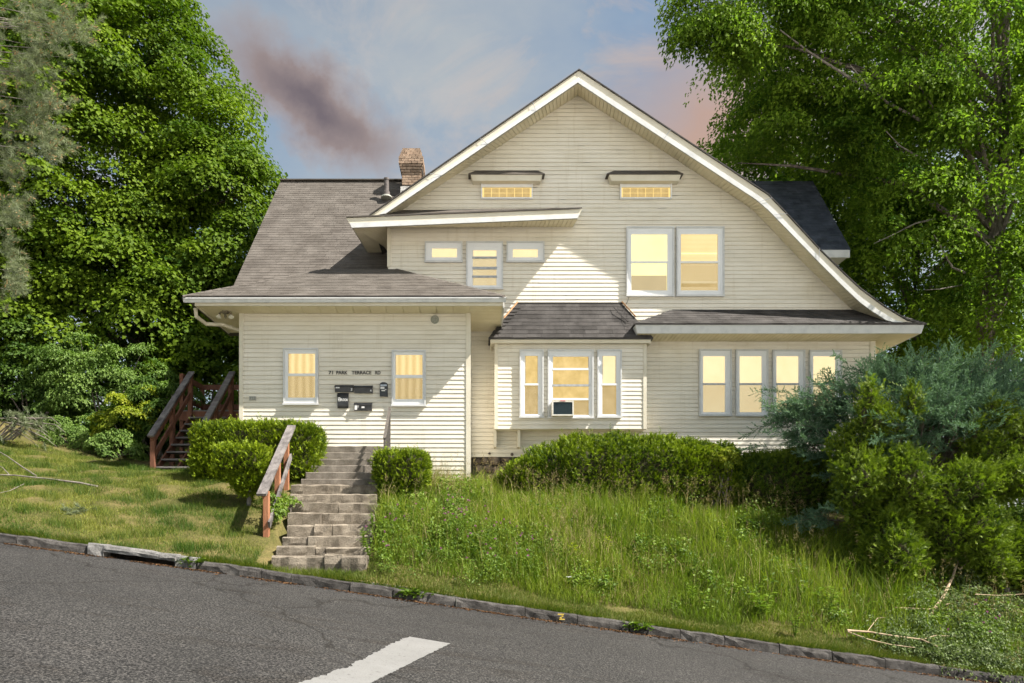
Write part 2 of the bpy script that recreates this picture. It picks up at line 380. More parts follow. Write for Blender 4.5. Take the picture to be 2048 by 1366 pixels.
M['curtain'] = glow('lit lace curtain', (.78, .57, .24), (1.0, .77, .38), GS * .95, 26, wave=('X', 1.9, .9, .5))  # wave bands put the folds' shading into the glow; fine noise is lace
M['blind_dim'] = glow('lit amber blind', (.62, .43, .13), (.90, .66, .28), GS * .95, 6)
M['block'] = glow('lit glass block', (.50, .34, .12), (.70, .50, .21), GS * .85, 14)
M['blockmortar'] = glow('glowing block joint', (.85, .60, .20), (1.0, .76, .32), GS, 8)
# ------------------------------------------------------------------ ground, road, kerb
KD = 10.2                                                   # kerb face distance
def zk(X):                                                  # top of the kerb: the street climbs to the left
    Xc = 24 * np.tanh(np.asarray(X, float) / 24) if np.ndim(X) else 24 * math.tanh(X / 24)
    return (HY - (1062 + .1455 * (CX + Xc * F / KD))) * KD / F
def zr(X, D): return zk(X) - .15 - .052 * (KD - D)           # road surface
CTRL = []
def cp(px, py, D): p = W(px, py, D); CTRL.append((p.x, p.y, p.z))
for X in (-24, -18, -13, -10, -7.5, -5, -2.5, 0, 2.5, 5, 7.5, 10, 14, 20, 26): CTRL.append((X, 10.36, float(zk(X)) - .01))
for a in [(0, 1040, 10.9), (0, 960, 13.5), (0, 884, 17.5), (150, 917, 17.0), (330, 942, 16.0), (440, 952, 15.2), (250, 1000, 13.0), (250, 1062, 11.3),
          (500, 1010, 13.2), (533, 1084, 11.7), (480, 1003, 13.4), (420, 1095, 11.0), (600, 1135, 10.8), (800, 1008, 13.7), (940, 978, 15.5), (760, 1062, 12.0), (740, 1132, 10.9),
          (640, 960, 14.9), (1000, 985, 15.5), (1100, 1000, 14.5), (1100, 1105, 12.2), (1100, 1190, 11.0), (1300, 1020, 14.3), (1300, 1130, 12.2), (1300, 1222, 11.0),
          (1500, 1040, 14.0), (1500, 1160, 12.0), (1500, 1250, 10.9), (1700, 1110, 13.0), (1700, 1205, 11.9), (1850, 1150, 12.8), (1850, 1255, 11.4), (2048, 1180, 13.0), (2048, 1300, 11.2)]: cp(*a)
CTRL += [(-5.5, 17.2, 1.55), (-2, 17.2, 1.3), (1, 17.2, 1.3), (6, 17.2, 1.1), (9.6, 17.2, .55), (14, 17, -.3), (-14, 18, 3.2), (-10, 22, 3.2), (-16, 26, 4.2), (-24, 20, 5.0), (-24, 32, 6.0),
         (0, 27, 2.6), (0, 34, 3.2), (10, 24, 1.2), (16, 28, .6), (26, 17, -2.4), (26, 32, -1.2), (12, 13.5, -1.1), (18, 14, -1.9)]
CP = np.array(CTRL)
def _tps():
    n = len(CP); d = np.linalg.norm(CP[:, None, :2] - CP[None, :, :2], axis=2)
    K = np.where(d > 0, d * d * np.log(d + 1e-9), 0) + np.eye(n) * .02
    P = np.c_[np.ones(n), CP[:, :2]]
    A = np.zeros((n + 3, n + 3)); A[:n, :n] = K; A[:n, n:] = P; A[n:, :n] = P.T
    return np.linalg.solve(A, np.r_[CP[:, 2], 0, 0, 0])
_TW = _tps()
def gz(X, D):
    X = np.clip(np.asarray(X, float), -24, 26); D = np.clip(np.asarray(D, float), 10.36, 34)
    sh = X.shape; q = np.c_[X.ravel(), D.ravel()]; out = np.empty(len(q))
    for s in range(0, len(q), 20000):
        c = q[s:s + 20000]; d = np.linalg.norm(c[:, None] - CP[None, :, :2], axis=2)
        out[s:s + 20000] = np.where(d > 0, d * d * np.log(d + 1e-9), 0) @ _TW[:-3] + np.c_[np.ones(len(c)), c] @ _TW[-3:]
    return out.reshape(sh)
def gz1(x, d): return float(gz(np.array([x]), np.array([d]))[0])

def grid_mesh(name, xs, ys, zf, mat):
    X, Y = np.meshgrid(xs, ys); Z = zf(X, Y); nx, ny = len(xs), len(ys)
    v = np.stack([X, Y, Z], -1).reshape(-1, 3)
    f = [(j * nx + i, j * nx + i + 1, (j + 1) * nx + i + 1, (j + 1) * nx + i) for j in range(ny - 1) for i in range(nx - 1)]
    me = bpy.data.meshes.new(name); me.from_pydata(v.tolist(), [], f); me.polygons.foreach_set('use_smooth', [True] * len(f))
    return link(name, me, mat)
gx = np.r_[-600, -250, -110, -60, -36, np.arange(-24, 26.1, .22), 36, 60, 110, 250, 600]
gy = np.r_[np.arange(10.352, 18, .2), np.arange(18, 34.5, .6), 44, 70, 130, 280, 600]
def gzb(X, Y):
    z = gz(X, Y); b = .022 * (np.sin(X * 5.1 + Y * 3.3) + np.sin(X * 2.3 - Y * 6.1)) * np.clip((Y - 10.6) / 1.5, 0, 1) * (Y < 30)
    st = (X > np.interp(Y, [10.8, 13.8, 15.8], [-3.2, -3.6, -3.4])) & (X < np.interp(Y, [10.8, 13.8, 15.8], [-1.85, -2.1, -2.05])) & (Y > 10.75) & (Y < 15.8)
    return z + b - .45 * st
ground = struct(grid_mesh('ground', gx, gy, gzb, M['ground']))
rx = np.r_[-600, -250, -110, -60, np.arange(-30, 30.1, 1.0), 60, 110, 250, 600]
def zroad(X, D):
    return zr(X, np.maximum(D, -14)) + .008 * np.sin(D * 1.3)
road = struct(grid_mesh('road', rx, np.r_[np.arange(-2.4, 10.1, .8), KD + .10], zroad, M['asphalt']))

bounce_ground = struct(grid_mesh('bounce_ground', rx, np.r_[-600, -200, -60, -25, np.arange(-14.3, -2.2, 2.0)], lambda X, D: zroad(X, D) - .004, M['pale']))  # unseen pale ground added behind the camera to brighten the shaded facade
def on_road(px, py, lift=.006):                              # where the view ray through a pixel meets the road
    d = Vector(((px - CX) / F, 1, (HY - py) / F)); lo, hi = .5, KD + .05
    for _ in range(50):
        m = (lo + hi) / 2
        if d.z * m > float(zroad(np.array(d.x * m), np.array(m))): lo = m
        else: hi = m
    return Vector((d.x * lo, lo, d.z * lo + lift))
def stripe():
    Lp = [(820, 1275), (803, 1280), (790, 1287), (774, 1292), (764, 1300), (748, 1306), (735, 1317), (715, 1323), (700, 1334), (676, 1341), (655, 1350), (630, 1357), (600, 1366), (540, 1390), (420, 1440)]
    Rp = [(900, 1288), (884, 1296), (870, 1303), (857, 1309.5), (841, 1317.5), (828, 1324), (812, 1332), (801, 1337.5), (786, 1345), (770, 1353), (757, 1359.5), (744, 1366), (730, 1373), (690, 1393), (560, 1458)]
    def rag(pl, a, m=7):
        q = []
        for (x0, y0), (x1, y1) in zip(pl[:-1], pl[1:]):
            for k in range(m): q.append((x0 + (x1 - x0) * k / m + random.uniform(-a, a), y0 + (y1 - y0) * k / m + random.uniform(-a, a) * .35))
        return q + [pl[-1]]
    Lp, Rp = rag(Lp, 4.0), rag(Rp, 1.6); mb = MB(); n = 8
    for i in range(len(Lp) - 1):
        a0, a1, b0, b1 = on_road(*Lp[i]), on_road(*Lp[i + 1]), on_road(*Rp[i]), on_road(*Rp[i + 1])
        for k in range(n):
            mb.face(a0.lerp(b0, k / n), a1.lerp(b1, k / n), a1.lerp(b1, (k + 1) / n), a0.lerp(b0, (k + 1) / n))
    o = mb.build('road_marking', M['paint']); struct(o, 'structure', 'thick worn white stripe painted across the asphalt')
stripe()

# granite kerb, stone by stone
kerb = bpy.data.objects.new('kerb', None); COL.objects.link(kerb); kerb.location = (0, KD, float(zk(0))); struct(kerb)
kerb['label'] = 'row of rough granite kerb stones between road and grass'
def kerb_stone(x0, x1, mat, zlow=None, top=0.0, face=0.0, lowcut=None):
    """a rough hewn stone; lowcut = (xa, xb, h): an opening under the stone"""
    n = max(3, int((x1 - x0) / .14)); xs = np.linspace(x0 + .006, x1 - .006, n + 1)
    if lowcut: xs = np.sort(np.r_[xs, lowcut[0] - .004, lowcut[0] + .004, lowcut[1] - .004, lowcut[1] + .004])
    mb = MB(); mb.tint = random.random()
    off = random.uniform(-.012, .012)
    R = lambda a: random.uniform(-a, a)
    prof = []
    for x in xs:
        zt = float(zk(x)) + top + R(.010); zb = float(zk(x)) - .34
        if lowcut and lowcut[0] < x < lowcut[1]: zb = float(zr(x, KD)) + lowcut[2] + R(.008)
        y0 = KD + off - face
        prof.append([Vector((x, y0 + .012 + R(.006), zt - .018)), Vector((x, y0 + R(.014), zt - .06 + R(.01))), Vector((x, y0 - .004 + R(.012), zb + (zt - zb) * .45)), Vector((x, y0 + R(.008), zb)),
                     Vector((x, KD + .17, zb)), Vector((x, KD + .165 + R(.01), zt - .004)), Vector((x, y0 + .035 + R(.006), zt))])
    for a, b in zip(prof[:-1], prof[1:]):
        for k in range(7): mb.face(a[k], b[k], b[(k + 1) % 7], a[(k + 1) % 7])
    mb.face(*prof[0]); mb.face(*reversed(prof[-1]))
    return mb.build('kerb_stone', mat, kerb)
jx = [XA(p, KD) for p in (176, 393, 521, 582, 700, 786, 912, 1050, 1155, 1259, 1362, 1450, 1560, 1665, 1771, 1880, 2000)]
x = jx[0]; left = []
while x > -13.5: left.append(x); x -= random.uniform(.8, 1.5)
jx = sorted(left)[:-1] + jx
x = jx[-1]
while x < 14: x += random.uniform(.9, 1.5); jx.append(x)
for a, b in zip(jx[:-1], jx[1:]):
    if abs(a - XA(176, KD)) < 1e-6:
        kerb_stone(a, b, M['granite_new'], top=.035, face=.02, lowcut=(XA(208, KD), XA(352, KD), .085))
    else: kerb_stone(a, b, M['granite'])
dv = MB(); xa, xb = XA(196, KD), XA(362, KD)
def rz(x): return float(zr(x, KD))
dv.face((xa, KD + .6, rz(xa) - .6), (xb, KD + .6, rz(xb) - .6), (xb, KD + .6, rz(xb) + .12), (xa, KD + .6, rz(xa) + .12))
dv.face((xa, KD + .05, rz(xa) - .5), (xb, KD + .05, rz(xb) - .5), (xb, KD + .6, rz(xb) - .5), (xa, KD + .6, rz(xa) - .5))
dv.face((xa, KD + .1, rz(xa) - .6), (xa, KD + .6, rz(xa) - .6), (xa, KD + .6, rz(xa) + .15), (xa, KD + .1, rz(xa) + .15))
dv.face((xb, KD + .1, rz(xb) - .6), (xb, KD + .6, rz(xb) - .6), (xb, KD + .6, rz(xb) + .15), (xb, KD + .1, rz(xb) + .15))
dv.face((xa, KD + .17, rz(xa) + .13), (xb, KD + .17, rz(xb) + .13), (xb, KD + .6, rz(xb) + .13), (xa, KD + .6, rz(xa) + .13))
dv.build('drain_chamber', M['void'], kerb)
ym = MB(); x = XA(1122, KD)
for (dx0, dx1, z0, z1) in ((-.05, .04, -.030, -.014), (.005, .03, -.060, -.030), (-.02, .01, -.085, -.060), (-.03, .05, -.102, -.088)):
    ym.face((x + dx0, KD - .026, float(zk(x)) + z0), (x + dx1, KD - .026, float(zk(x)) + z0), (x + dx1, KD - .022, float(zk(x)) + z1), (x + dx0, KD - .022, float(zk(x)) + z1))
ym.build('paint_mark', M['yellow'], kerb)

# ------------------------------------------------------------------ the house
DP, DM, DB, DE = 15.79, 17.14, 16.75, 16.44          # porch wall, main wall, bay front, rake and eave plane
house = thing('house', (1.5, DM, 1.3), 'large cream sided house with brown shingled roofs and lit yellow windows', 'house')
CR = .1016
def part(name, mb, mat, parent=house, **k): return mb.build(name, mat, parent, **k)

def siding(wall, D, z0, z1, xl, xr, t=.0165, seams=.35):
    z = z0
    while z < z1 - .012:
        zt = min(z + CR, z1); a0, a1, b0, b1 = xl(z + .001), xl(zt - .001), xr(z + .001), xr(zt - .001)
        if b0 - a0 < .05: z += CR; continue
        b1 = max(b1, a1 + .005)
        cuts = [(0.0, 1.0)]
        if random.random() < seams and b0 - a0 > 2.5: c = random.uniform(.2, .8); cuts = [(0, c), (c, 1)]
        for i, (u, w) in enumerate(cuts):
            tt = t + (.0015 if i else 0) + random.uniform(-.0006, .0006)
            p0, p1 = a0 + (b0 - a0) * u, a0 + (b0 - a0) * w; q0, q1 = a1 + (b1 - a1) * u, a1 + (b1 - a1) * w
            if i: p0 -= .02; q0 -= .02
            if len(cuts) == 2 and 0 < w < 1: q1 = q0 + (p1 - p0)
            mb = MB(); mb.tint = random.random(); e = random.uniform(-.0012, .0012)
            zm = z + (zt - z) * .88; m0, m1 = p0 + (q0 - p0) * .88, p1 + (q1 - p1) * .88
            mb.face((p0, D - tt, z + e), (p1, D - tt, z + e), (m1, D - .0045, zm), (m0, D - .0045, zm))
            mb.face((m0, D - .0045, zm), (m1, D - .0045, zm), (m1, D + .006, zm + .003), (m0, D + .006, zm + .003))
            mb.face((m0, D + .006, zm + .004), (m1, D + .006, zm + .004), (q1, D + .006, zt + .003), (q0, D + .006, zt + .003))
            mb.face((p0, D + .006, z + e + .001), (p1, D + .006, z + e + .001), (p1, D - tt, z + e), (p0, D - tt, z + e))
            mb.face((p0, D, z + e), (p0, D - tt, z + e), (m0, D - .0045, zm)); mb.face((p1, D - tt, z + e), (p1, D, z + e), (m1, D - .0045, zm))
            part('siding_board', mb, M['siding'], wall)
        z += CR
def lin(pts):                                          # piecewise x(z) from (x, z) pairs
    zs = [p[1] for p in pts]; xs = [p[0] for p in pts]
    return lambda z: float(np.interp(z, zs, xs))

def panels(parent, A, B, w, mat=None, thick=.012, name='soffit_panel'):
    """boards laid side by side between two matching polylines"""
    mat = mat or M['soffit']; A = [Vector(a) for a in A]; B = [Vector(b) for b in B]
    sl = [0]
    for i in range(len(A) - 1): sl.append(sl[-1] + max((A[i + 1] - A[i]).length, (B[i + 1] - B[i]).length))
    n = max(1, round(sl[-1] / w))
    def at(Pl, s):
        for i in range(len(sl) - 1):
            if s <= sl[i + 1] + 1e-9: return Pl[i].lerp(Pl[i + 1], (s - sl[i]) / max(1e-9, sl[i + 1] - sl[i]))
        return Pl[-1]
    for k in range(n):
        s0, s1 = sl[-1] * k / n, sl[-1] * (k + 1) / n; g = min(.007, (s1 - s0) * .12)
        a0, a1, b0, b1 = at(A, s0 + g / 2), at(A, s1 - g / 2), at(B, s0 + g / 2), at(B, s1 - g / 2)
        nrm = (a1 - a0).cross(b0 - a0)
        if nrm.length < 1e-9: continue
        nrm.normalize()
        if nrm.z > 0: nrm = -nrm
        d = nrm * thick; c = .004
        ea = (a1 - a0).normalized() * c
        mb = MB(); mb.tint = random.random()
        mb.face(a0 + d + ea, a1 + d - ea, b1 + d - ea, b0 + d + ea); mb.face(a0, a0 + d + ea, b0 + d + ea, b0); mb.face(a1 + d - ea, a1, b1, b1 + d - ea)
        part(name, mb, mat, parent)

def shingles(parent, O, U, V, vmax, ul, ur, exposure, tabw, mat, single=False, h=.010):
    """overlapping shingle tabs on the plane O + uU + vV between ul(v) and ur(v)"""
    O, U, V = Vector(O), Vector(U).normalized(), Vector(V).normalized(); Nn = U.cross(V).normalized()
    if Nn.z < 0: Nn = -Nn
    joined = MB(); row = 0; v = 0.0; P = lambda u, w, k: O + U * u + V * w + Nn * k
    while v < vmax - .01:
        v1 = min(v + exposure, vmax); off = random.uniform(0, tabw); u = min(ul(v), ul(v1)) - off
        end = max(ur(v), ur(v1)); jit = random.uniform(-.004, .004)
        while u < end:
            u1 = u + tabw * random.uniform(.96, 1.04)
            p0, p1, q0, q1 = max(u, ul(v)), min(u1, ur(v)), max(u, ul(v1)), min(u1, ur(v1))
            if p1 - p0 > .012 or q1 - q0 > .012:
                if p1 < p0: p0 = p1 = (p0 + p1) / 2
                if q1 < q0: q0 = q1 = (q0 + q1) / 2
                mb = MB() if single else joined
                mb.tint = min(1, max(0, random.gauss(.55, .27))); k = h + random.uniform(-.002, .003); g = .003; j = jit + random.uniform(-.003, .003)
                mb.face(P(p0 + g, v + j, k), P(p1 - g, v + j, k), P(q1 - g, v1 + .012, .0035), P(q0 + g, v1 + .012, .0035))
                mb.face(P(p0 + g, v + j, 0), P(p1 - g, v + j, 0), P(p1 - g, v + j, k), P(p0 + g, v + j, k))
                if single: mb.build('shingle', mat, parent)
            u = u1
        v = v1; row += 1
    if not single:
        o = joined.build('shingle_courses', mat, parent); o['kind'] = 'stuff'
    return

# --- main wall, ground to gable
zb = ZA(914, DM)
Lw = [(-2.25, 5.1), (-2.25, ZA(440, DM)), (XA(803, DM), ZA(420, DM)), (XA(1155, DM), ZA(190, DM))]
RwP = [(1155, 190), (1495, 411), (1511, 424), (1605, 523), (1660, 577), (1700, 615), (1720, 628)]
Rw = [(XA(1748, DM), 2.0), (XA(1748, DM), 5.12), (XA(1720, DM), ZA(628, DM))] + [(XA(a, DM), ZA(b, DM)) for a, b in reversed(RwP[:-1])]
xl_hi = lin(Lw); xr_ = lin(Rw); xl_ = lambda z: XA(942, DM) if z < 5.1 else xl_hi(z)
mb = MB()
body = [(XA(942, DM), zb), (XA(1748, DM), zb), (XA(1748, DM), 5.13), (XA(1720, DM), ZA(628, DM))] + [(XA(a, DM), ZA(b, DM)) for a, b in reversed(RwP[:-1])] + [(XA(803, DM), ZA(420, DM)), (-2.25, ZA(440, DM)), (-2.25, 5.1), (XA(942, DM), 5.1)]
mb.face(*[(a, DM + .012, b) for a, b in body])
wall = part('gable_wall', mb, M['siding']); wall['label'] = 'cream lap sided gable wall'
siding(wall, DM, zb, ZA(190, DM), xl_, xr_)
XR, XL, BK = XA(1748, DM), XA(481, DP), 26.4
mb = MB(); mb.face((XR, DM, zb), (XR, BK, zb), (XR, BK, 5.1), (XR, DM, 5.1)); part('wall', mb, M['siding'])
mb = MB(); mb.face((XL, DP, 1.0), (XL, BK, 1.0), (XL, BK, 5.6), (XL, DP, 5.2)); mb.face((XL, 17.0, 5.4), (XL, BK, 5.4), (XL, 21.7, 11.0)); part('wall', mb, M['siding'])
mb = MB(); mb.face((XL, BK, 1.0), (XR, BK, 1.0), (XR, BK, 5.1), (8.0, BK, 7.5), (2.3, BK, 11.0), (-2.5, BK, 7.7), (XL, BK, 5.6)); part('wall', mb, M['siding'])
mb = MB(); mb.box(XA(1739, DM), XR + .02, DM - .03, DM + .05, zb, 5.10); part('corner_trim', mb, M['trim'])
mb = MB(); mb.box(-2.27, -2.17, DM - .03, DM + .1, ZA(534, DM), ZA(454, DM)); part('corner_trim', mb, M['trim'])
mb = MB(); mb.face((-2.25, DM, 6.2), (-2.25, 19.6, 6.2), (-2.25, 19.6, 8.1), (-2.25, DM, 7.9)); part('dormer_cheek', mb, M['siding'])

# --- stone foundation
fx0, fx1 = XA(943, DM), XR
mb = MB(); mb.box(fx0, fx1, DM + .02, DM + .3, .2, zb + .01); fnd = part('foundation', mb, M['mortar2'])
def rock(c, rx, ry, rz, parent, mat, name='stone', seed=None):
    import bmesh
    bm = bmesh.new(); bmesh.ops.create_icosphere(bm, subdivisions=2, radius=1)
    ph = [random.uniform(0, 6.28) for _ in range(6)]
    for v in bm.verts:
        d = v.co.normalized(); k = 1 + .12 * math.sin(3 * d.x + ph[0]) + .12 * math.sin(3 * d.z + ph[1]) + .08 * math.sin(6 * d.y + ph[2]) + .07 * math.sin(7 * d.x - 5 * d.z + ph[3])
        k2 = 1 / max(abs(d.x), abs(d.z), .72) ** .7
        v.co = Vector((c[0] + d.x * rx * k * k2, c[1] + d.y * ry * k, c[2] + d.z * rz * k * k2))
    me = bpy.data.meshes.new(name); bm.to_mesh(me); bm.free(); me.polygons.foreach_set('use_smooth', [True] * len(me.polygons))
    at = me.attributes.new('tint', 'FLOAT', 'FACE'); at.data.foreach_set('value', [random.random()] * len(me.polygons))
    return link(name, me, mat, parent)
sx = fx0 + .08; row = 0
for zrow, hh in ((zb - .10, .085), (zb - .30, .10), (zb - .52, .12), (zb - .76, .11)):
    sx = fx0 + random.uniform(.05, .15)
    while sx < XA(1130, DM):
        w = random.uniform(.075, .17); rock((sx + w, DM + .01, zrow + random.uniform(-.03, .03)), w, .07, hh * random.uniform(.75, 1.05), fnd, M['stone']); sx += 2 * w + .012

# --- porch
zpt = 5.165
mb = MB(); mb.face((XL, DP + .012, .9), (XA(940, DP), DP + .012, .9), (XA(940, DP), DP + .012, zpt), (XL, DP + .012, zpt))
xpr = XA(940, DP); mb.face((xpr, DP, .9), (xpr, DM, .9), (xpr, DM, zpt), (xpr, DP, zpt))
pw = part('porch_wall', mb, M['siding']); pw['label'] = 'cream lap sided front wall of the enclosed porch'
siding(pw, DP, ZA(750.5, DP) - 28 * CR, zpt, lambda z: XA(485, DP), lambda z: XA(933, DP))
mb = MB(); mb.box(XA(479, DP), XA(487, DP), DP - .028, DP + .09, .95, zpt); part('corner_trim', mb, M['trim'])
mb = MB(); mb.box(XA(932, DP), XA(941.5, DP), DP - .028, DP + .09, .95, zpt); part('corner_trim', mb, M['trim'])
GF, FF = 15.12, 15.21                                    # gutter front, fascia front
pxl, pxr = -6.20, .50
mb = MB(); mb.slab([(pxl, FF, zpt - .02), (pxr, FF, zpt - .02)], [(pxl, FF, zpt + .16), (pxr, FF, zpt + .16)], (0, .03, 0))
mb.box(pxl, pxl + .03, FF + .031, DM + .1, zpt - .02, zpt + .16); mb.box(pxr - .03, pxr, FF + .031, DM, zpt - .02, zpt + .16); part('fascia', mb, M['trim'])
mb = MB(); mb.face((pxl + .03, FF + .03, zpt + .02), (pxr - .03, FF + .03, zpt + .02), (pxr - .03, DM + .1, zpt + .02), (pxl + .03, DM + .1, zpt + .02)); sf = part('soffit', mb, M['soffit'])
panels(sf, [(XL, FF + .03, zpt + .01), (xpr, FF + .03, zpt + .01)], [(XL, DP, zpt + .01), (xpr, DP, zpt + .01)], .36)
panels(sf, [(pxl + .03, FF + .03, zpt + .01), (pxl + .03, DM + .1, zpt + .01)], [(XL, FF + .03, zpt + .01), (XL, DM + .1, zpt + .01)], .1)
panels(sf, [(xpr, FF + .03, zpt + .01), (xpr, DM, zpt + .01)], [(pxr - .03, FF + .03, zpt + .01), (pxr - .03, DM, zpt + .01)], .1)
# gutter: K section trough along the front, returned on the right
def gutter(pts, name='gutter'):
    mb = MB(); prof = [(0, .015), (.055, .0), (.075, .055), (.09, .075), (.09, .098), (.083, .098), (.083, .08), (.006, .08)]
    n = len(prof)
    for (a, b, o) in pts:
        a, b, o = Vector(a), Vector(b), Vector(o)
        ra = [a + o * p[0] + Vector((0, 0, p[1])) for p in prof]; rb = [b + o * p[0] + Vector((0, 0, p[1])) for p in prof]
        for k in range(n): mb.face(ra[k], rb[k], rb[(k + 1) % n], ra[(k + 1) % n])
        mb.face(*ra); mb.face(*reversed(rb))
    return part(name, mb, M['white'])
gutter([((-6.42, FF - .001, zpt + .030), (XA(1012, GF), FF - .001, zpt + .038), (0, -1, 0))])
mb = MB(); mb.box(pxr + .002, pxr + .03, FF + .04, DM - .01, zpt - .05, zpt + .155); part('fascia', mb, M['white'])
mb = MB(); mb.tube([(-6.32, 15.55, zpt + .05), (-6.33, 15.62, zpt - .12), (-6.22, 15.9, zpt - .20), (-5.9, 16.05, zpt - .17), (-5.50, 16.2, zpt - .28), (-5.47, 16.2, zpt - .5), (-5.47, 16.2, 1.6)], [.045] * 7, 8); part('downspout', mb, M['trim'], smooth=True)
# porch roof: hipped, front plane shingled
ez = zpt + .165; ef = GF + .01; ax0, ax1 = -6.43, .54; ty, tz, tx0, tx1 = DM - .02, 6.68, -3.80, -2.02
mb = MB()
e0, e1, t0, t1 = Vector((ax0, ef, ez)), Vector((ax1, ef, ez)), Vector((tx0, ty, tz)), Vector((tx1, ty, tz))
mb.face(e0, e1, t1, t0); mb.face(e0, t0, (tx0, 18.0, tz), (ax0, 18.0, ez)); mb.face(e1, (ax1, DM - .01, ez), (tx1, DM - .01, tz), t1); mb.face(t0, t1, (tx1, 18.2, tz), (tx0, 18.2, tz))
mb.face((ax0, ef, ez - .03), (ax1, ef, ez - .03), e1, e0); mb.face((ax0, 18, ez - .03), (ax0, ef, ez - .03), e0, (ax0, 18, ez)); mb.face((ax1, ef, ez - .03), (ax1, DM - .01, ez - .03), (ax1, DM - .01, ez), e1)
mb.face((ax0, ef, ez - .03), (ax0, 18, ez - .03), (ax1, 17.0, ez - .03), (ax1, ef, ez - .03))
pr = part('porch_roof', mb, M['shingle'])
V = (t0 - e0); V.x = 0; vm = V.length
shingles(pr, e0, (1, 0, 0), V, vm, lambda v: (tx0 - ax0) * v / vm, lambda v: (ax1 - ax0) + (tx1 - ax1) * v / vm, .14, .3, M['shingle'])
for a, b in ((e0, t0), (e1, t1)):                        # hip caps
    n = 17; capmb = MB()
    for k in range(n):
        p, q = a.lerp(b, k / n) + Vector((0, 0, .012)), a.lerp(b, (k + 1.15) / n) + Vector((0, 0, .018))
        d = (q - p).normalized(); s = d.cross(Vector((0, 0, 1))).normalized() * .075; dn = Vector((0, 0, -.05)); capmb.tint = random.uniform(.4, 1)
        capmb.face(p - s + dn, q - s + dn, q, p); capmb.face(p, q, q + s + dn, p + s + dn)
        capmb.face(p - s + dn, p, p + s + dn)
    o = part('hip_caps', capmb, M['shingle'], pr)
mb = MB(); mb.box(ax0 + .4, ax1 - .02, ef - .006, ef + .02, ez - .014, ez + .003); part('drip_edge', mb, M['edge'], pr)

# --- cross gable roof behind
b0, b1 = Vector((-6.19, 16.9, 5.66)), Vector((-6.19, 21.72, 11.2)); bx1 = 2.2
mb = MB(); mb.slab([b0, b1, (-6.19, 26.6, 5.60)], [(-2.3, b0.y, b0.z), (-2.3, b1.y, b1.z), (-2.3, 26.6, 5.60)], (0, .05, -.1))
c0_ = b0.lerp(b1, (17.35 - b0.y) / (b1.y - b0.y)); mb.slab([(-2.3, c0_.y, c0_.z), (-2.3, b1.y, b1.z), (-2.3, 26.6, 5.60)], [(bx1, c0_.y, c0_.z), (bx1, b1.y, b1.z), (bx1, 26.6, 5.60)], (0, .05, -.1)); br = part('cross_gable_roof', mb, M['shingle'])
V = b1 - b0; vm = V.length
shingles(br, b0 + Vector((0, -.003, .003)), (1, 0, 0), V, vm, lambda v: 0.0, lambda v: 3.88 if v < .62 else 5.6, .14, .3, M['shingle'])
mb = MB(); mb.bar(b1 + Vector((0, 0, .02)), (bx1, b1.y, b1.z + .02), .22, .03); part('ridge_cap', mb, M['shingle'], br)
mb = MB(); mb.slab([b0 + Vector((.0, 0, -.09)), b1 + Vector((.0, 0, -.10))], [b0 + Vector((.0, .0, -.24)), b1 + Vector((.0, 0, -.26))], (.03, 0, 0)); part('fascia', mb, M['trim'])

# --- main gable roof
topR = [(1158, 140), (1536, 389), (1566, 420), (1640, 500), (1690, 549), (1720, 577), (1770, 614), (1814, 640), (1849, 648)]
botR = [(1156, 166), (1513, 400), (1538, 422), (1640, 527), (1690, 577), (1720, 605), (1743, 622), (1771, 640), (1790, 646)]
walR = [(1155, 190), (1495, 411), (1511, 424), (1605, 523), (1660, 577), (1700, 615), (1720, 628), (1742, 638), (1752, 642)]
topL, botL, walL = [(1158, 140), (739, 431)], [(1156, 166), (772, 428)], [(1155, 190), (803, 420)]
at = lambda pl, D: [W(a, b, D) for a, b in pl]
tR, tL = at(topR, DE), at(topL, DE)
def back(pl, y): return [Vector((p.x, y, p.z)) for p in pl]
mb = MB(); mb.slab([p + Vector((0, -.035, .012)) for p in tR], back([p + Vector((0, 0, .012)) for p in tR], 26.7), (0, 0, -.03)); mr = part('gable_roof', mb, M['shingle2'])
mb = MB(); mb.slab([p + Vector((0, -.035, .014)) for p in tL], back([p + Vector((0, 0, .014)) for p in tL], 26.7), (0, 0, -.03)); part('gable_roof', mb, M['shingle2'])
def lerpl(A, B, t): return [Vector(a).lerp(Vector(b), t) for a, b in zip(A, B)]
for T, B_ in ((topR, botR), (topL, botL)):
    A, B = at(T, DE), at(B_, DE); md = lerpl(A, B, .58)
    A2 = [p - Vector((0, 0, .019)) for p in A]
    mb = MB(); mb.slab(A2, md, (0, .03, 0)); fa = part('rake_board', mb, M['trim'])
    lo = [p + Vector((0, -.012, 0)) for p in md]; lb = [p + Vector((0, -.034 if T is topL else -.012, 0)) for p in B]
    mb = MB(); mb.slab(lo, lb, (0, .045, 0)); part('rake_moulding', mb, M['white'], fa)
    for t_ in ((.22, .47, .71) if T is topL else (.12, .3, .52, .74)):
        i_ = 0 if T is topL else min(int(t_ * 4), 3); u_ = t_ if T is topL else (t_ * 4) % 1
        a_, b_ = A2[i_].lerp(A2[i_ + 1], u_), B[i_].lerp(B[i_ + 1], u_); d_ = (A2[i_ + 1] - A2[i_]).normalized() * .012; part('trim_joint', MB().slab([a_ + Vector((0, -.040, 0)), a_ + d_ + Vector((0, -.040, 0))], [b_ + Vector((0, -.040, 0)), b_ + d_ + Vector((0, -.040, 0))], (0, .006, 0)), M['alum'], fa)
for B_, W_ in ((botR, walR), (botL, walL)):
    A, B = at(B_, DE), at(W_, DM)
    mb = MB()
    for i in range(len(A) - 1): mb.face(A[i] + Vector((0, 0, .02)), A[i + 1] + Vector((0, 0, .02)), B[i + 1] + Vector((0, 0, .02)), B[i] + Vector((0, 0, .02)))
    so = part('soffit', mb, M['soffit']); panels(so, A, B, .105)
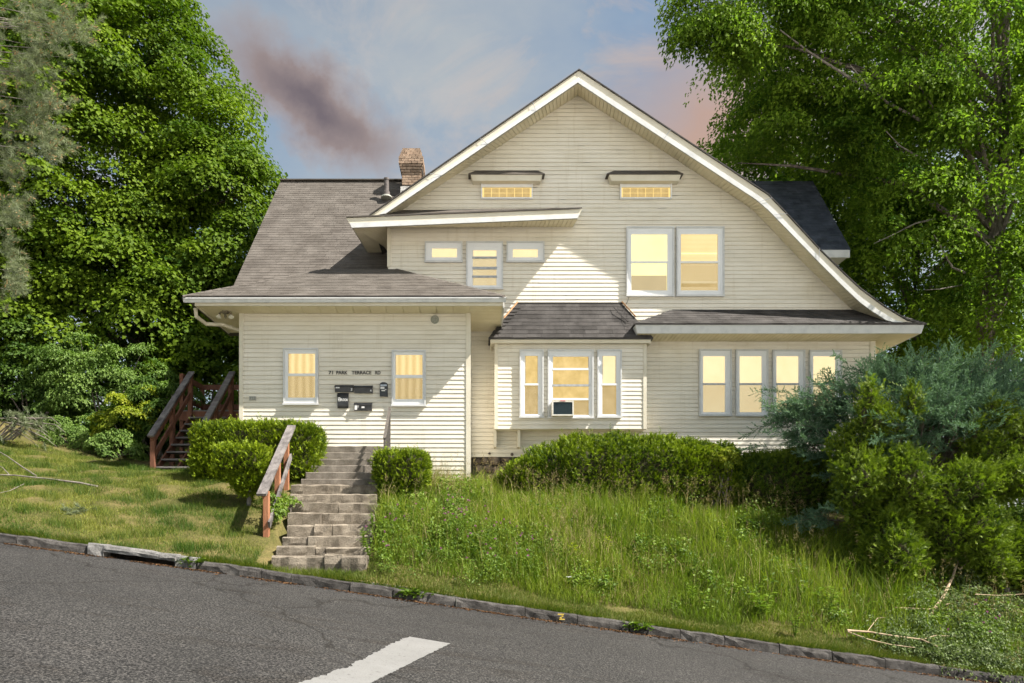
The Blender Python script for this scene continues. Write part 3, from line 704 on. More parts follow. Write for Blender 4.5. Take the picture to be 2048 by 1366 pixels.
# --- left dormer: bumped out shed roof
FL, FR = W(692.4, 436, DE), W(1164, 418, DE); FLb, FRb = W(704, 456, DE), W(1155, 437, DE)
mid, br_ = Vector((-2.25, DM + .03, ZA(421, DM))), Vector((FR.x - .02, DM + .03, ZA(417.5, DM)))
bl, bm_ = Vector((FL.x - .02, 19.2, 8.25)), Vector((-2.25, 19.6, 8.6))
mb = MB(); up = Vector((0, 0, .03)); fr = Vector((0, -.03, 0))
top = [FL + up + fr, FR + up + fr, br_ + up, mid + up, bm_ + up, bl + up]
mb.face(top[0], top[1], top[2], top[3]); mb.face(top[0], top[3], top[4], top[5]); mb.face(top[0] - up, top[1] - up, top[1], top[0]); mb.face(top[5], top[5] - up, top[0] - up, top[0]); mb.face(top[1] - up, top[2] - up, top[2], top[1])
mb.face(*(p - up for p in reversed(top))); part('dormer_roof', mb, M['shingle'])
mb = MB(); mb.slab([FL, FR], [FLb, FRb], (0, .03, 0))
blb = Vector((FLb.x, 18.9, ZA(508, 18.87) + .0)); mb.slab([FL + Vector((0, .03, 0)), bl], [FLb + Vector((0, .03, 0)), blb], (.03, 0, 0))
mb.slab([FR + Vector((0, .031, 0)), br_], [FRb + Vector((0, .031, 0)), Vector((FRb.x, DM - .01, ZA(453, DM)))], (-.03, 0, 0)); part('fascia', mb, M['trim'])
mdl = lambda p, q, t: p.lerp(q, t)
mb = MB(); mb.slab([mdl(FL, FLb, .52) + Vector((.01, -.012, 0)), mdl(FR, FRb, .52) + Vector((0, -.012, 0))], [FLb + Vector((0, -.017, 0)), FRb + Vector((0, -.017, 0))], (0, .04, 0)); part('fascia_moulding', mb, M['white'])
mb = MB(); zs = ZA(453.5, DM)
mb.face(FLb + Vector((0, .03, .03)), FRb + Vector((0, .03, .03)), (FRb.x, DM, zs + .03), (-2.25, DM, zs + .03)); mb.face(FLb + Vector((0, 0, .03)), (-2.25, DM, zs + .03), (-2.25, 18.9, 7.83), blb + Vector((0, 0, .03))); so = part('soffit', mb, M['soffit'])
panels(so, [Vector((-2.25, FLb.y, FLb.z + (FRb.z - FLb.z) * .15)), FRb], [(-2.25, DM, zs), (FRb.x - .02, DM, zs)], .105)
panels(so, [FLb + Vector((.03, .03, .01)), blb + Vector((.03, 0, 0))], [(-2.25, FLb.y + .03, zs - .02), (-2.25, 18.9, 7.79)], .1)

# --- skirt roof over the ground floor on the right
sx0, sx1 = XA(1270, DE), XA(1843, DE); st, sb = ZA(649, DE), ZA(666.5, DE)
mb = MB(); mb.slab([(sx0, DE - .02, st), (sx1 + .06, DE - .02, st)], [(sx0 + .06, DE + .01, sb), (sx1 - .0, DE + .01, sb)], (0, .03, 0))
mb.slab([(sx1 + .06, DE + .02, st), (sx1 + .06, BK, st)], [(sx1, DE + .045, sb), (sx1, BK, sb)], (-.03, 0, 0)); mb.slab([(sx0, DE + .012, st), (sx0, DM, st)], [(sx0 + .06, DE + .042, sb), (sx0 + .06, DM, sb)], (.03, 0, 0)); part('fascia', mb, M['white'])
mb = MB(); mb.face((sx0 + .05, DE + .03, sb + .03), (sx1, DE + .03, sb + .03), (sx1, BK, sb + .03), (XR, BK, sb + .03), (XR, DM, sb + .03), (sx0 + .05, DM, sb + .03)); so = part('soffit', mb, M['soffit'])
panels(so, [(XR, DE + .04, sb + .015), (XR, 24.0, sb + .015)], [(sx1 - .03, DE + .04, sb + .015), (sx1 - .03, 24.0, sb + .015)], .1)
panels(so, [(sx0 + .08, DE + .04, sb + .015), (XR, DE + .04, sb + .015)], [(sx0 + .08, DM - .01, sb + .015), (XR, DM - .01, sb + .015)], .105)
k0, k1 = Vector((sx0 - .03, DE - .05, st + .012)), Vector((sx1 + .09, DE - .05, st + .012)); kt = ZA(620, DM); kx0, kx1 = XA(1345, DM), XA(1765, DM)
mb = MB(); mb.face(k0, k1, (kx1, DM - .012, kt), (kx0, DM - .012, kt)); mb.face(k0, (kx0, DM - .012, kt), (k0.x, DM - .012, k0.z)); mb.face((k0.x, k0.y, k0.z - .025), (k1.x, k1.y, k1.z - .025), k1, k0); mb.face((k0.x, DM - .01, k0.z - .02), (k0.x, k0.y, k0.z - .025), k0, (k0.x, DM - .01, k0.z))
mb.face(k1, (k1.x, BK, k1.z), (XA(1720, DM), BK, kt), (kx1, DM - .012, kt))
mb.face((k0.x, k0.y, k0.z - .025), (k0.x, DM - .01, k0.z - .025), (k1.x, DM - .01, k1.z - .025), (k1.x, k1.y, k1.z - .025)); kr = part('skirt_roof', mb, M['shingle2'])
V = Vector((0, DM - .012 - k0.y, kt - k0.z)); vm = V.length; kw = k1.x - k0.x
shingles(kr, k0, (1, 0, 0), V, vm, lambda v: (kx0 - k0.x) * v / vm, lambda v: kw + (kx1 - k1.x) * v / vm, .13, .28, M['shingle2'])

# --- bay window box
bx0, bx1_ = XA(990, DB), XA(1292, DB); bt, bb = ZA(685, DB), ZA(858, DB)
mb = MB(); mb.face((bx0, DB + .012, bb), (bx1_, DB + .012, bb), (bx1_, DB + .012, bt), (bx0, DB + .012, bt)); mb.face((bx0, DB, bb), (bx0, DB, bt), (bx0, DM - .014, bt), (bx0, DM - .014, bb)); mb.face((bx1_, DB, bb), (bx1_, DM - .014, bb), (bx1_, DM - .014, bt), (bx1_, DB, bt)); mb.face((bx0, DB, bb), (bx0, DM, bb), (bx1_, DM, bb), (bx1_, DB, bb))
bw = part('bay_wall', mb, M['siding']); bw['label'] = 'projecting sided bay box under a grey roof'
siding(bw, DB, bb, bt - .02, lambda z: bx0 + .07, lambda z: bx1_ - .07, seams=0)
for a in (bx0 - .012, bx1_ - .07): part('corner_trim', MB().box(a, a + .082, DB - .027, DB + .09, bb - .004, bt - .01), M['trim'], bw)
for px in (987.5, 1035): part('bracket_trim', MB().box(XA(px, 16.9), XA(px + 5.5, 16.9), 16.86, DM - .013, ZA(897, DM), bb - .005), M['trim'], bw)
ft, fb = ZA(677, 16.6), ZA(685.5, 16.6); f0, f1 = XA(981, 16.6), XA(1302, 16.6)
mb = MB(); mb.slab([(f0, 16.59, ft), (f1, 16.59, ft)], [(f0, 16.62, fb), (f1, 16.62, fb)], (0, .03, 0)); mb.slab([(f0, 16.625, ft), (f0, DM - .02, ft)], [(f0, 16.65, fb - .005), (f0, DM - .02, fb - .05)], (.03, 0, 0)); mb.slab([(f1, 16.625, ft), (f1, DM - .02, ft)], [(f1, 16.65, fb), (f1, DM - .02, fb)], (-.03, 0, 0))
mb.face((f0, 16.62, fb + .02), (f1, 16.62, fb + .02), (f1, DM, fb + .02), (f0, DM, fb + .02)); part('fascia', mb, M['trim'], bw)
r0, r1, q0, q1 = Vector((XA(977, 16.58), 16.56, ft + .006)), Vector((XA(1306, 16.58), 16.56, ft + .006)), Vector((XA(1035, DM), DM - .02, ZA(607.5, DM))), Vector((XA(1243, DM), DM - .02, ZA(607, DM)))
mb = MB(); mb.face(r0, r1, q1, q0); mb.face(r0, q0, (r0.x, DM - .02, r0.z)); mb.face(r1, (r1.x, DM - .02, r1.z), q1); mb.face(r0 - up, r1 - up, r1, r0); mb.face(r0 - up, r0, (r0.x, DM - .02, r0.z), (r0.x, DM - .02, r0.z - .03)); mb.face(r1, r1 - up, (r1.x, DM - .02, r1.z - .03), (r1.x, DM - .02, r1.z)); mb.face(r0 - up, (r0.x, DM - .02, r0.z - .03), (r1.x, DM - .02, r1.z - .03), r1 - up)
byr = part('bay_roof', mb, M['shingle2'])
V = Vector((0, q0.y - r0.y, q0.z - r0.z)); vm = V.length; kw = r1.x - r0.x
shingles(byr, r0, (1, 0, 0), V, vm, lambda v: (q0.x - r0.x) * v / vm, lambda v: kw + (q1.x - r1.x) * v / vm, .128, .335, M['shingle2'], single=True, h=.011)
mb = MB(); mb.box(q0.x - .02, q1.x + .03, DM - .045, DM - .015, q0.z - .012, q0.z + .02); part('flashing', mb, M['edge'], byr)
for a, b in ((r0.lerp(q0, .52), q0), (r1.lerp(q1, .55), q1)):
    part('split_edge_board', MB().bar(a + Vector((0, -.02, .035)), b + Vector((0, -.03, .03)), .025, .03), M['wood_raw'], byr)
for i in range(8):                                     # curled hip shingles on the left
    a = r0.lerp(q0, .12 + .1 * i); part('hip_shingle', MB().slab([a + Vector((.0, -.02, .012)), a + Vector((.18, -.035, .01))], [a + Vector((.045, .02, .085)), a + Vector((.23, .0, .075))], (0, -.006, .004)), M['shingle2'], byr)
cab = MB(); pts = [W(1226, 613, 16.98), W(1232, 619, 16.9), W(1240, 629, 16.85), W(1250, 638, 16.8), W(1256, 643, 16.75)]
cab.tube(pts, [.009] * 5, 5); cab.tube([W(1236, 618, 16.95), W(1246, 622, 16.93), W(1247, 630, 16.86), W(1246, 638, 16.8), W(1252, 646, 16.72), W(1262, 648, 16.7)], [.006] * 6, 5)
cab.tube([W(1258, 594, DM - .03), W(1255, 603, DM - .03), W(1250, 612, DM - .035), W(1248, 618, 16.95)], [.005] * 4, 5); part('loose_cable', cab, M['edge'])

# --- roof of the rear cross gable on the right
g0, g1 = Vector((10.33, 19.5, ZA(500, 19.5))), Vector((10.33, 21.72, 11.2)); gx0 = 3.0
mb = MB(); mb.slab([(gx0, g0.y, g0.z), (gx0, g1.y, g1.z), (gx0, 25.5, 8.0)], [g0, g1, (10.33, 25.5, 8.0)], (0, .05, -.08)); gr = part('slate_gable_roof', mb, M['shingle3'])
V = g1 - g0; shingles(gr, Vector((6.5, g0.y, g0.z)) + Vector((0, -.003, .003)), (1, 0, 0), V, V.length, lambda v: 0.0, lambda v: 3.83, .14, .3, M['shingle3'])
mb = MB(); mb.box(7.2, 10.30, 19.49, 19.53, g0.z - .21, g0.z - .0); mb.face((7.2, 19.53, g0.z - .2), (10.25, 19.53, g0.z - .2), (10.25, 21.5, g0.z - .2), (7.2, 21.5, g0.z - .2)); part('fascia', mb, M['white'], gr)
mb = MB(); mb.box(7.0, XR - .02, 20.1, 25.0, 5.0, g0.z - .205); part('dormer_wall', mb, M['siding'], gr)

# --- chimney, brick by brick
chx, chy = XA(822.5, 20.9), 20.9; chz = ZA(296, 20.9)
core = MB(); core.box(chx - .26, chx + .26, chy + .03, chy + .52, 9.6, chz - .03); core.box(chx - .33, chx + .33, chy - .03, chy + .57, ZA(340, 20.9), ZA(316, 20.9)); chim = part('chimney', core, M['mortar'])
bh = .0735; nb = int((chz - ZA(374, 20.9)) / bh)
for r in range(nb):
    z1_ = chz - r * bh; z0_ = z1_ - bh + .012; yk = (HY - z0_ * F / 20.9)
    if r < 4: hw = .265 + .10 * (r / 4)
    elif r < 7: hw = .365
    elif r < 11: hw = .365 - .022 * (r - 6)
    else: hw = .272
    dp = hw - .27; bl_ = .19; o = (r % 2) * bl_ / 2
    xq = -hw - o
    while xq < hw - .02:
        xa_, xb_ = max(xq, -hw), min(xq + bl_ - .012, hw)
        if xb_ - xa_ > .02:
            b_ = MB(); b_.tint = random.random(); b_.box(chx + xa_, chx + xb_, chy - dp, chy + .09 - dp, z0_, z1_); part('brick', b_, M['brick'], chim)
        xq += bl_
    for s in (-1, 1):
        yq = chy - dp + .10
        while yq < chy + .5 + dp:
            b_ = MB(); b_.tint = random.random(); b_.box(chx + s * hw - (.09 if s > 0 else 0), chx + s * hw + (0 if s > 0 else .09), yq, min(yq + .178, chy + .54 + dp), z0_, z1_); part('brick', b_, M['brick'], chim); yq += .19
part('chimney_flashing', MB().box(chx - .32, chx + .34, chy - .03, chy + .6, ZA(392, 20.9), ZA(374, 20.9), .01), M['flash'], chim)
vp = W(773, 388, 20.75); mb = MB(); mb.lathe((vp.x, vp.y, vp.z - .1), (0, 0, 1), [(.105, 0), (.10, .16), (.075, .18), (.072, .50), (.083, .51), (.083, .56), (.06, .56)], 14); part('vent_pipe', mb, M['iron'], smooth=False)
part('vent_boot', MB().lathe((vp.x, vp.y, vp.z - .1), (0, 0, 1), [(.17, -.02), (.15, .03), (.1, .05)], 14), M['bell'])

# ------------------------------------------------------------------ windows
def frame_boxes(mb, x0, x1, z0, z1, w, y0, y1, wt=None, wb=None):
    wt = w if wt is None else wt; wb = w if wb is None else wb
    mb.box(x0, x0 + w, y0, y1, z0, z1); mb.box(x1 - w, x1, y0, y1, z0, z1); mb.box(x0 + w, x1 - w, y0, y1, z1 - wt, z1); mb.box(x0 + w, x1 - w, y0, y1, z0, z0 + wb)
def window(rect, D, panes, label, kind='blind', rail='vinyl', parent=house):
    """rect and panes in pixels; panes: (x0, x1, y0, y1, cover material, screened)"""
    X0, X1, Z1, Z0 = XA(rect[0], D), XA(rect[1], D), ZA(rect[2], D), ZA(rect[3], D)
    cs = MB(); frame_boxes(cs, X0, X1, Z0, Z1, .034, D - .078, D - .004); cs.box(X0 - .01, X1 + .01, D - .092, D - .079, Z0 - .012, Z0 + .03)
    w = cs.build('window', M['white'], parent); w['label'] = label
    px0, px1 = min(p[0] for p in panes), max(p[1] for p in panes); py0, py1 = min(p[2] for p in panes), max(p[3] for p in panes)
    PX0, PX1, PZ1, PZ0 = XA(px0, D), XA(px1, D), ZA(py0, D), ZA(py1, D)
    jm = MB(); s = .026
    a, b, c, d = X0 + .034, X1 - .034, Z0 + .034, Z1 - .034
    for (u0, u1, v0, v1, y) in ((a, a + (PX0 - a) * .5, c, d, D - .05), (b - (b - PX1) * .5, b, c, d, D - .05), (a + (PX0 - a) * .5, b - (b - PX1) * .5, d - (d - PZ1) * .45, d, D - .05), (a + (PX0 - a) * .5, b - (b - PX1) * .5, c, c + (PZ0 - c) * .45, D - .055)):
        if u1 - u0 > .004 and v1 - v0 > .004: jm.box(u0, u1, y, D - .006, v0, v1)
    jm.build('frame', M['vinyl'], w)
    a2, b2, c2, d2 = a + (PX0 - a) * .5, b - (b - PX1) * .5, c + (PZ0 - c) * .45, d - (d - PZ1) * .45
    panes = sorted(panes, key=lambda p: p[2])
    sh = MB(); zt = d2
    sh.box(a2, PX0, D - .04, D - .006, c2, d2); sh.box(PX1, b2, D - .04, D - .006, c2, d2); sh.box(PX0, PX1, D - .04, D - .006, PZ1, d2); sh.box(PX0, PX1, D - .042, D - .006, c2, PZ0)
    sh.build('sash', M['vinyl'], w)
    for p, q in zip(panes[:-1], panes[1:]):
        if q[2] > p[3] + .4:
            r = MB(); r.box(PX0 - .012, PX1 + .012, D - .048, D - .008, ZA(q[2], D), ZA(p[3], D)); r.build('meeting_rail', M[q[6] if len(q) > 6 else rail], w)
    for p in panes:
        x0, x1, z1, z0 = XA(p[0], D), XA(p[1], D), ZA(p[2], D), ZA(p[3], D); e = .004
        cv = MB(); nseg = 24
        if p[4] == 'curtain':
            for k in range(nseg):
                u0, u1 = x0 - e + (x1 - x0 + 2 * e) * k / nseg, x0 - e + (x1 - x0 + 2 * e) * (k + 1) / nseg; f = lambda u: D - .0195 - .0035 * math.sin(u * 62)
                cv.face((u0, f(u0), z0 - e), (u1, f(u1), z0 - e), (u1, f(u1), z1 + e), (u0, f(u0), z1 + e))
        else: cv.face((x0 - e, D - .0185, z0 - e), (x1 + e, D - .0185, z0 - e), (x1 + e, D - .0185, z1 + e), (x0 - e, D - .0185, z1 + e))
        cv.build('curtain' if p[4] == 'curtain' else 'blind', M[p[4]], w)
        MB().face((x0 - e, D - .028, z0 - e), (x1 + e, D - .028, z0 - e), (x1 + e, D - .028, z1 + e), (x0 - e, D - .028, z1 + e)).build('glass_pane', M['glass'], w)
        if p[5]: MB().face((x0 - e, D - .0325, z0 - e), (x1 + e, D - .0325, z0 - e), (x1 + e, D - .0325, z1 + e), (x0 - e, D - .0325, z1 + e)).build('insect_screen', M['screen'], w)
    return w
window((568, 637.5, 698, 810), DP, [(578.5, 630.5, 708, 748, 'curtain', 0), (577, 631, 753, 796, 'curtain', 1)], 'porch window left of the address lettering')
window((784, 852, 702, 813), DP, [(793, 844.5, 710.5, 751, 'curtain', 0), (791, 845.5, 757, 799, 'curtain', 1)], 'porch window right of the address lettering')
window((850, 925, 485, 526), DM, [(864, 914, 498, 516, 'blind', 0)], 'small upper window left of the taller one')
window((1013, 1088.5, 485, 526), DM, [(1025.5, 1075.5, 499.5, 516, 'blind', 0)], 'small upper window right of the taller one')
window((932.5, 1006, 485, 580), DM, [(947, 992.5, 501.5, 514.5, 'blind', 0), (945.5, 993, 518.5, 535, 'blind', 1, 'alum'), (945.5, 993, 540, 552.5, 'blind', 1, 'alum'), (947, 992, 556.5, 572, 'blind', 1)], 'upper sash window between two small windows', rail='alum')
w = window((1252, 1347, 455.5, 594), DM, [(1262, 1334, 470, 524, 'blind_hot', 0), (1262, 1333, 527.5, 582, 'blind_hot', 0)], 'brightly lit upper window with half drawn shade')
MB().box(XA(1262.5, DM), XA(1332.5, DM), DM - .0265, DM - .0225, ZA(581.5, DM), ZA(552, DM)).build('roller_shade', glow('glowing tan shade', (.55, .44, .24), (.63, .50, .28), GS * .9, 2), w)  # this shade emits too, a little weaker than the blinds
w = window((1351.5, 1447, 455.5, 594), DM, [(1362, 1434, 469.5, 524, 'slats', 0), (1360.5, 1435, 527.5, 582, 'slats', 1)], 'upper window with horizontal slatted blind')
for (a, b, m_) in ((506, 509.5, 'blind_hot'), (563, 567.5, 'blind'), (567.5, 574.5, 'blind_dim')):
    MB().box(XA(1362, DM), XA(1433.5, DM), DM - .0265, DM - .0225, ZA(b, DM), ZA(a, DM)).build('blind_rail', M[m_], w)
for i, px in enumerate((1397, 1470, 1543.5, 1617)):
    window((px, px + 64.5, 699.5 + i * .7, 832.5 + i * .5), DM, [(px + 9, px + 52, 713, 767, 'blind', 0), (px + 8, px + 51.5, 770.5, 825, 'blind', 1)], 'ground floor sash window, %s from the bay' % ('first', 'second', 'third', 'fourth')[i], rail='alum')
window((1039, 1087, 700.5, 836), DB, [(1051.5, 1074.5, 712.5, 767.5, 'blind_dim', 0), (1049.5, 1075.5, 771.5, 829, 'blind_dim', 1)], 'narrow bay window on the left')
window((1095, 1186.5, 700.5, 837), DB, [(1105.5, 1175.5, 714, 737, 'blind_dim', 0), (1106, 1177, 741, 769.5, 'blind_dim', 0, 'vinyl'), (1106, 1177, 773.5, 797, 'blind_dim', 0, 'alum'), (1106, 1177, 801, 830.5, 'blind_dim', 1)], 'wide middle bay window with air conditioner')
window((1194, 1242.5, 700.5, 836), DB, [(1206, 1230, 712.5, 767.5, 'blind', 0), (1204, 1232, 771.5, 829.5, 'blind_dim', 1)], 'narrow bay window on the right')
for x0, lab in ((962.5, 'left glass block attic window'), (1239.5, 'right glass block attic window')):
    D = DM; a, b, t_, u_ = XA(x0, D), XA(x0 + 102.5, D), ZA(367, D), ZA(400, D)
    cs = MB(); frame_boxes(cs, a, b, u_, t_, .026, D - .085, D - .004); w = cs.build('window', M['vinyl'], house); w['label'] = lab
    MB().box(a + .026, b - .026, D - .05, D - .016, ZA(376, D), t_ - .027).build('head_panel', M['vinyl'], w)
    MB().box(a + .026, b - .026, D - .022, D - .016, u_ + .027, ZA(376.5, D)).build('block_joints', M['blockmortar'], w)
    for i in range(6):
        for j in range(2):
            p0, p1 = x0 + 5 + i * 15.4, x0 + 5 + (i + 1) * 15.4; y0, y1 = 377 + j * 10.2, 377 + (j + 1) * 10.2
            MB().box(XA(p0 + .7, D), XA(p1 - .7, D), D - .030, D - .023, ZA(y1 - .6, D), ZA(y0 + .6, D)).build('glass_block', M['block'], w)
    # little shingled hood above
    hx0, hx1, ht, hb = XA(x0 - 28, D), XA(x0 + 130, D), ZA(343, D), ZA(360.5, D); hd = .24
    mb = MB(); fa0, fa1 = W(x0 - 21.5, 347.5, D - hd), W(x0 + 123, 347.5, D - hd); fb0, fb1 = W(x0 - 17, 361.5, D - hd + .02), W(x0 + 118.5, 361.5, D - hd + .02)
    mb.face(fb0, fb1, fa1, fa0); mb.face((fb0.x, D - .014, fb0.z), fb0, fa0, (fa0.x, D - .014, fa0.z)); mb.face(fb1, (fb1.x, D - .014, fb1.z), (fa1.x, D - .014, fa1.z), fa1); mb.face((fb0.x, D - .014, fb0.z), (fb1.x, D - .014, fb1.z), fb1, fb0)
    hood = part('window_hood', mb, M['trim'])
    ra, rb = W(x0 - 26, 347, D - hd - .03), W(x0 + 127.5, 347, D - hd - .03); rc, rd = Vector((XA(x0 - 12, D), D - .013, ZA(341.8, D))), Vector((XA(x0 + 114, D), D - .013, ZA(341.8, D))); dn = Vector((0, 0, -.010))
    mb = MB(); mb.face(ra, rb, rd, rc); mb.face(ra, rc, (ra.x, D - .013, ra.z)); mb.face(rb, (rb.x, D - .013, rb.z), rd); mb.face(ra + dn, rb + dn, rb, ra); mb.face(ra + dn, ra, (ra.x, D - .013, ra.z), Vector((ra.x, D - .013, ra.z)) + dn); mb.face(rb, rb + dn, Vector((rb.x, D - .013, rb.z)) + dn, (rb.x, D - .013, rb.z)); mb.face(ra + dn, Vector((ra.x, D - .013, ra.z)) + dn, Vector((rb.x, D - .013, rb.z)) + dn, rb + dn)
    mb.build('shingle_top', M['shingle'], hood)

# small fittings that belong to the house
bc = W(870, 639.5, DP); part('vent_cap', MB().lathe((bc.x, DP - .012, bc.z), (0, -1, 0), [(.095, 0), (.095, .02), (.085, .03), (.065, .032), (.06, .05), (.03, .055), (.028, .07), (.012, .072)], 22), M['bell'], smooth=False)
pc = W(506, 797, DP); pl = part('meter_plate', MB().box(pc.x - .075, pc.x + .075, DP - .03, DP - .012, pc.z - .045, pc.z + .045), M['grey'])
for k in (-1, 0, 1): MB().box(pc.x + k * .045 - .012, pc.x + k * .045 + .012, DP - .036, DP - .0305, pc.z - .025, pc.z + .028).build('slot', M['bell'], pl)
for (px, py, r) in ((979, 907, .022), (1024, 909, .028)):
    c = W(px, py, DM); part('hose_bib', MB().lathe((c.x, DM - .008, c.z), (0, -1, 0), [(r * 1.4, 0), (r * 1.4, .01), (r, .015), (r, .07), (r * .5, .075)], 12), M['iron'])
# ------------------------------------------------------------------ things on the house
def text(body, x0, x1, z0, h, y, mat, parent, name='lettering', bold=.012):
    cu = bpy.data.curves.new(name, 'FONT'); cu.body = body; cu.size = 1.0; cu.extrude = .01; cu.offset = bold; cu.align_x = 'LEFT'
    o = bpy.data.objects.new(name, cu); COL.objects.link(o); cu.materials.append(mat)
    bpy.context.view_layer.update()
    bb = [Vector(c) for c in o.bound_box]; w0 = min(c.x for c in bb); w1 = max(c.x for c in bb); h0 = min(c.y for c in bb); h1 = max(c.y for c in bb)
    sx, sy = (x1 - x0) / (w1 - w0), h / (h1 - h0)
    o.scale = (sx, sy, .25); o.rotation_euler = (math.radians(90), 0, 0); o.location = (x0 - w0 * sx, y, z0 - h0 * sy)
    dg = bpy.context.evaluated_depsgraph_get(); bpy.context.view_layer.update()
    me = bpy.data.meshes.new_from_object(o.evaluated_get(dg)); me.transform(o.matrix_world); me.materials.clear()
    bpy.data.objects.remove(o)
    return link(name, me, mat, parent)
adr = thing('address_lettering', (XA(657, DP), DP, ZA(749, DP)), 'black letters reading 71 PARK TERRACE RD on the porch siding', 'address lettering')
for t_, a, b in (('71', 657.6, 666.6), ('PARK', 673, 695.5), ('TERRACE', 703.8, 743.2), ('RD', 750.6, 761.4)):
    text(t_, XA(a, DP), XA(b, DP), ZA(749.2, DP), .079, DP - .024, M['letter'], adr, bold=.018)

def mailbox(px0, px1, py0, py1, dep, label, style):
    x0, x1, z1, z0 = XA(px0, DP), XA(px1, DP), ZA(py0, DP), ZA(py1, DP); y = DP - .013
    t = thing('mailbox', ((x0 + x1) / 2, y, z0), label, 'mailbox', 'black mailboxes on the porch wall')
    b = MB()
    if style == 'wide':
        lip = z0 + (z1 - z0) * .72
        P = [(y, z0), (y - dep * .8, z0), (y - dep, lip), (y - dep * .9, z1 - .012), (y, z1)]
        for k in range(5): a, c = P[k], P[(k + 1) % 5]; b.face((x0, *a), (x1, *a), (x1, *c), (x0, *c))
        b.face(*[(x0, *p) for p in P]); b.face(*[(x1, *p) for p in reversed(P)]); b.build('box', M['blackbox'], t)
        MB().slab([(x0 - .006, y - dep - .008, lip - .004), (x1 + .006, y - dep - .008, lip - .004)], [(x0 - .006, y, z1 + .006), (x1 + .006, y, z1 + .006)], (0, -.004, .007)).build('lid', M['blackbox'], t)
    elif style == 'tall':
        n = 6; P = [(y, z0 + .06), (y, z1), (y - dep * .55, z1 - .02), (y - dep, z1 - .08), (y - dep, z0 + .10)] + [(y - dep + .5 * dep * (1 - math.cos(k / n * 1.5)), z0 + .10 - .10 * math.sin(k / n * 1.5)) for k in range(1, n + 1)]
        for k in range(len(P)): a, c = P[k], P[(k + 1) % len(P)]; b.face((x0, *a), (x1, *a), (x1, *c), (x0, *c))
        b.face(*[(x0, *p) for p in P]); b.face(*[(x1, *p) for p in reversed(P)]); b.build('box', M['blackbox'], t)
        MB().slab([(x0 - .006, y - dep - .006, z1 - .085), (x1 + .006, y - dep - .006, z1 - .085)], [(x0 - .006, y - .01, z1 + .008), (x1 + .006, y - .01, z1 + .008)], (0, -.003, .007)).build('lid', M['blackbox'], t)
    else:
        n = 10; prof = [(x0, z0), (x1, z0), (x1, z1 - .05)] + [((x0 + x1) / 2 + (x1 - x0) / 2 * math.cos(a), z1 - .05 + .05 * math.sin(a)) for a in np.linspace(.15, math.pi - .15, n)] + [(x0, z1 - .05)]
        for k in range(len(prof)): a, c = prof[k], prof[(k + 1) % len(prof)]; b.face((a[0], y, a[1]), (c[0], y, c[1]), (c[0], y - dep, c[1]), (a[0], y - dep, a[1]))
        b.face(*[(p[0], y - dep, p[1]) for p in prof]); b.build('box', M['blackbox'], t)
        MB().box(x0 + .015, x1 - .015, y - dep - .008, y - dep - .001, z1 - .09, z1 - .055).build('window_strip', nmat('clear strip', (.30, .34, .40), (.5, .54, .6), 40, .3), t)
    return t, x0, x1, z0, z1, y - dep - .003
def lab(t, x0, x1, z0, z1, y): MB().box(x0, x1, y - .003, y, z0, z1).build('paper_label', M['label'], t)
t, x0, x1, z0, z1, y = mailbox(671, 707.7, 771.5, 785, .07, 'upper left black mailbox with torn label and number 3', 'wide')
lab(t, x0 + .02, x0 + .11, z1 - .075, z1 - .04, y); text('3', x1 - .055, x1 - .02, z0 + .02, .06, y, M['letterw'], t)
t, x0, x1, z0, z1, y = mailbox(709.4, 746, 772.5, 787, .07, 'upper right black mailbox with number 4 at its corner', 'wide')
text('4', x1 - .055, x1 - .02, z0 + .02, .055, y, M['letterw'], t)
t, x0, x1, z0, z1, y = mailbox(676, 697.5, 787.5, 817.5, .07, 'tall black mailbox marked 2 FLOOR with rolled bottom', 'tall')
lab(t, x0 + .07, x0 + .165, z1 - .085, z1 - .03, y + .035); lab(t, x0 + .02, x0 + .07, z0 + .15, z0 + .235, y); text('2', x0 + .028, x0 + .062, z0 + .16, .065, y - .004, M['letter'], t); text('FLOOR', x0 + .078, x1 - .006, z0 + .155, .055, y, M['letterw'], t)
t, x0, x1, z0, z1, y = mailbox(709.4, 744.5, 807, 822, .07, 'lowest black mailbox with large white figure 1', 'wide')
text('1', x0 + .015, x0 + .07, z0 + .012, .11, y, M['letterw'], t, bold=.03); text('ST', x0 + .08, x0 + .11, z0 + .06, .045, y, M['letterw'], t); lab(t, x0 + .17, x0 + .235, z0 + .05, z0 + .085, y)
t, x0, x1, z0, z1, y = mailbox(760.4, 776, 765.7, 794, .06, 'narrow black round topped mailbox beside the window', 'arch')
lab(t, x0 + .015, x0 + .105, z0 + .165, z0 + .215, y); lab(t, x0 + .04, x0 + .12, z0 + .115, z0 + .14, y); lab(t, x0 + .115, x0 + .15, z0 + .145, z0 + .16, y)

# air conditioner in the bay window
a0, a1, az1, az0 = XA(1104, 16.45), XA(1147.5, 16.45), ZA(801.5, 16.45), ZA(831.5, 16.45)
ac = thing('air_conditioner', ((a0 + a1) / 2, 16.6, az0), 'ivory window air conditioner with dark grille in the bay window', 'air conditioner')
mb = MB(); mb.box(a0, a1, 16.47, DB - .05, az0, az1); frame_boxes(mb, a0, a1, az0, az1, .032, 16.44, 16.469); mb.build('case', M['accase'], ac)
MB().box(a0 + .033, a1 - .033, 16.462, 16.4685, az0 + .033, az1 - .033).build('coil', M['acfront'], ac)
for k in range(14):
    z = az0 + .04 + k * (az1 - az0 - .08) / 13; MB().box(a0 + .034, a1 - .034, 16.455, 16.461, z - .003, z + .003).build('grille_slat', M['acfront'], ac)
MB().box((a0 + a1) / 2 - .06, (a0 + a1) / 2 + .06, 16.43, 16.439, az1 - .016, az1 + .012).build('badge', M['red'], ac)

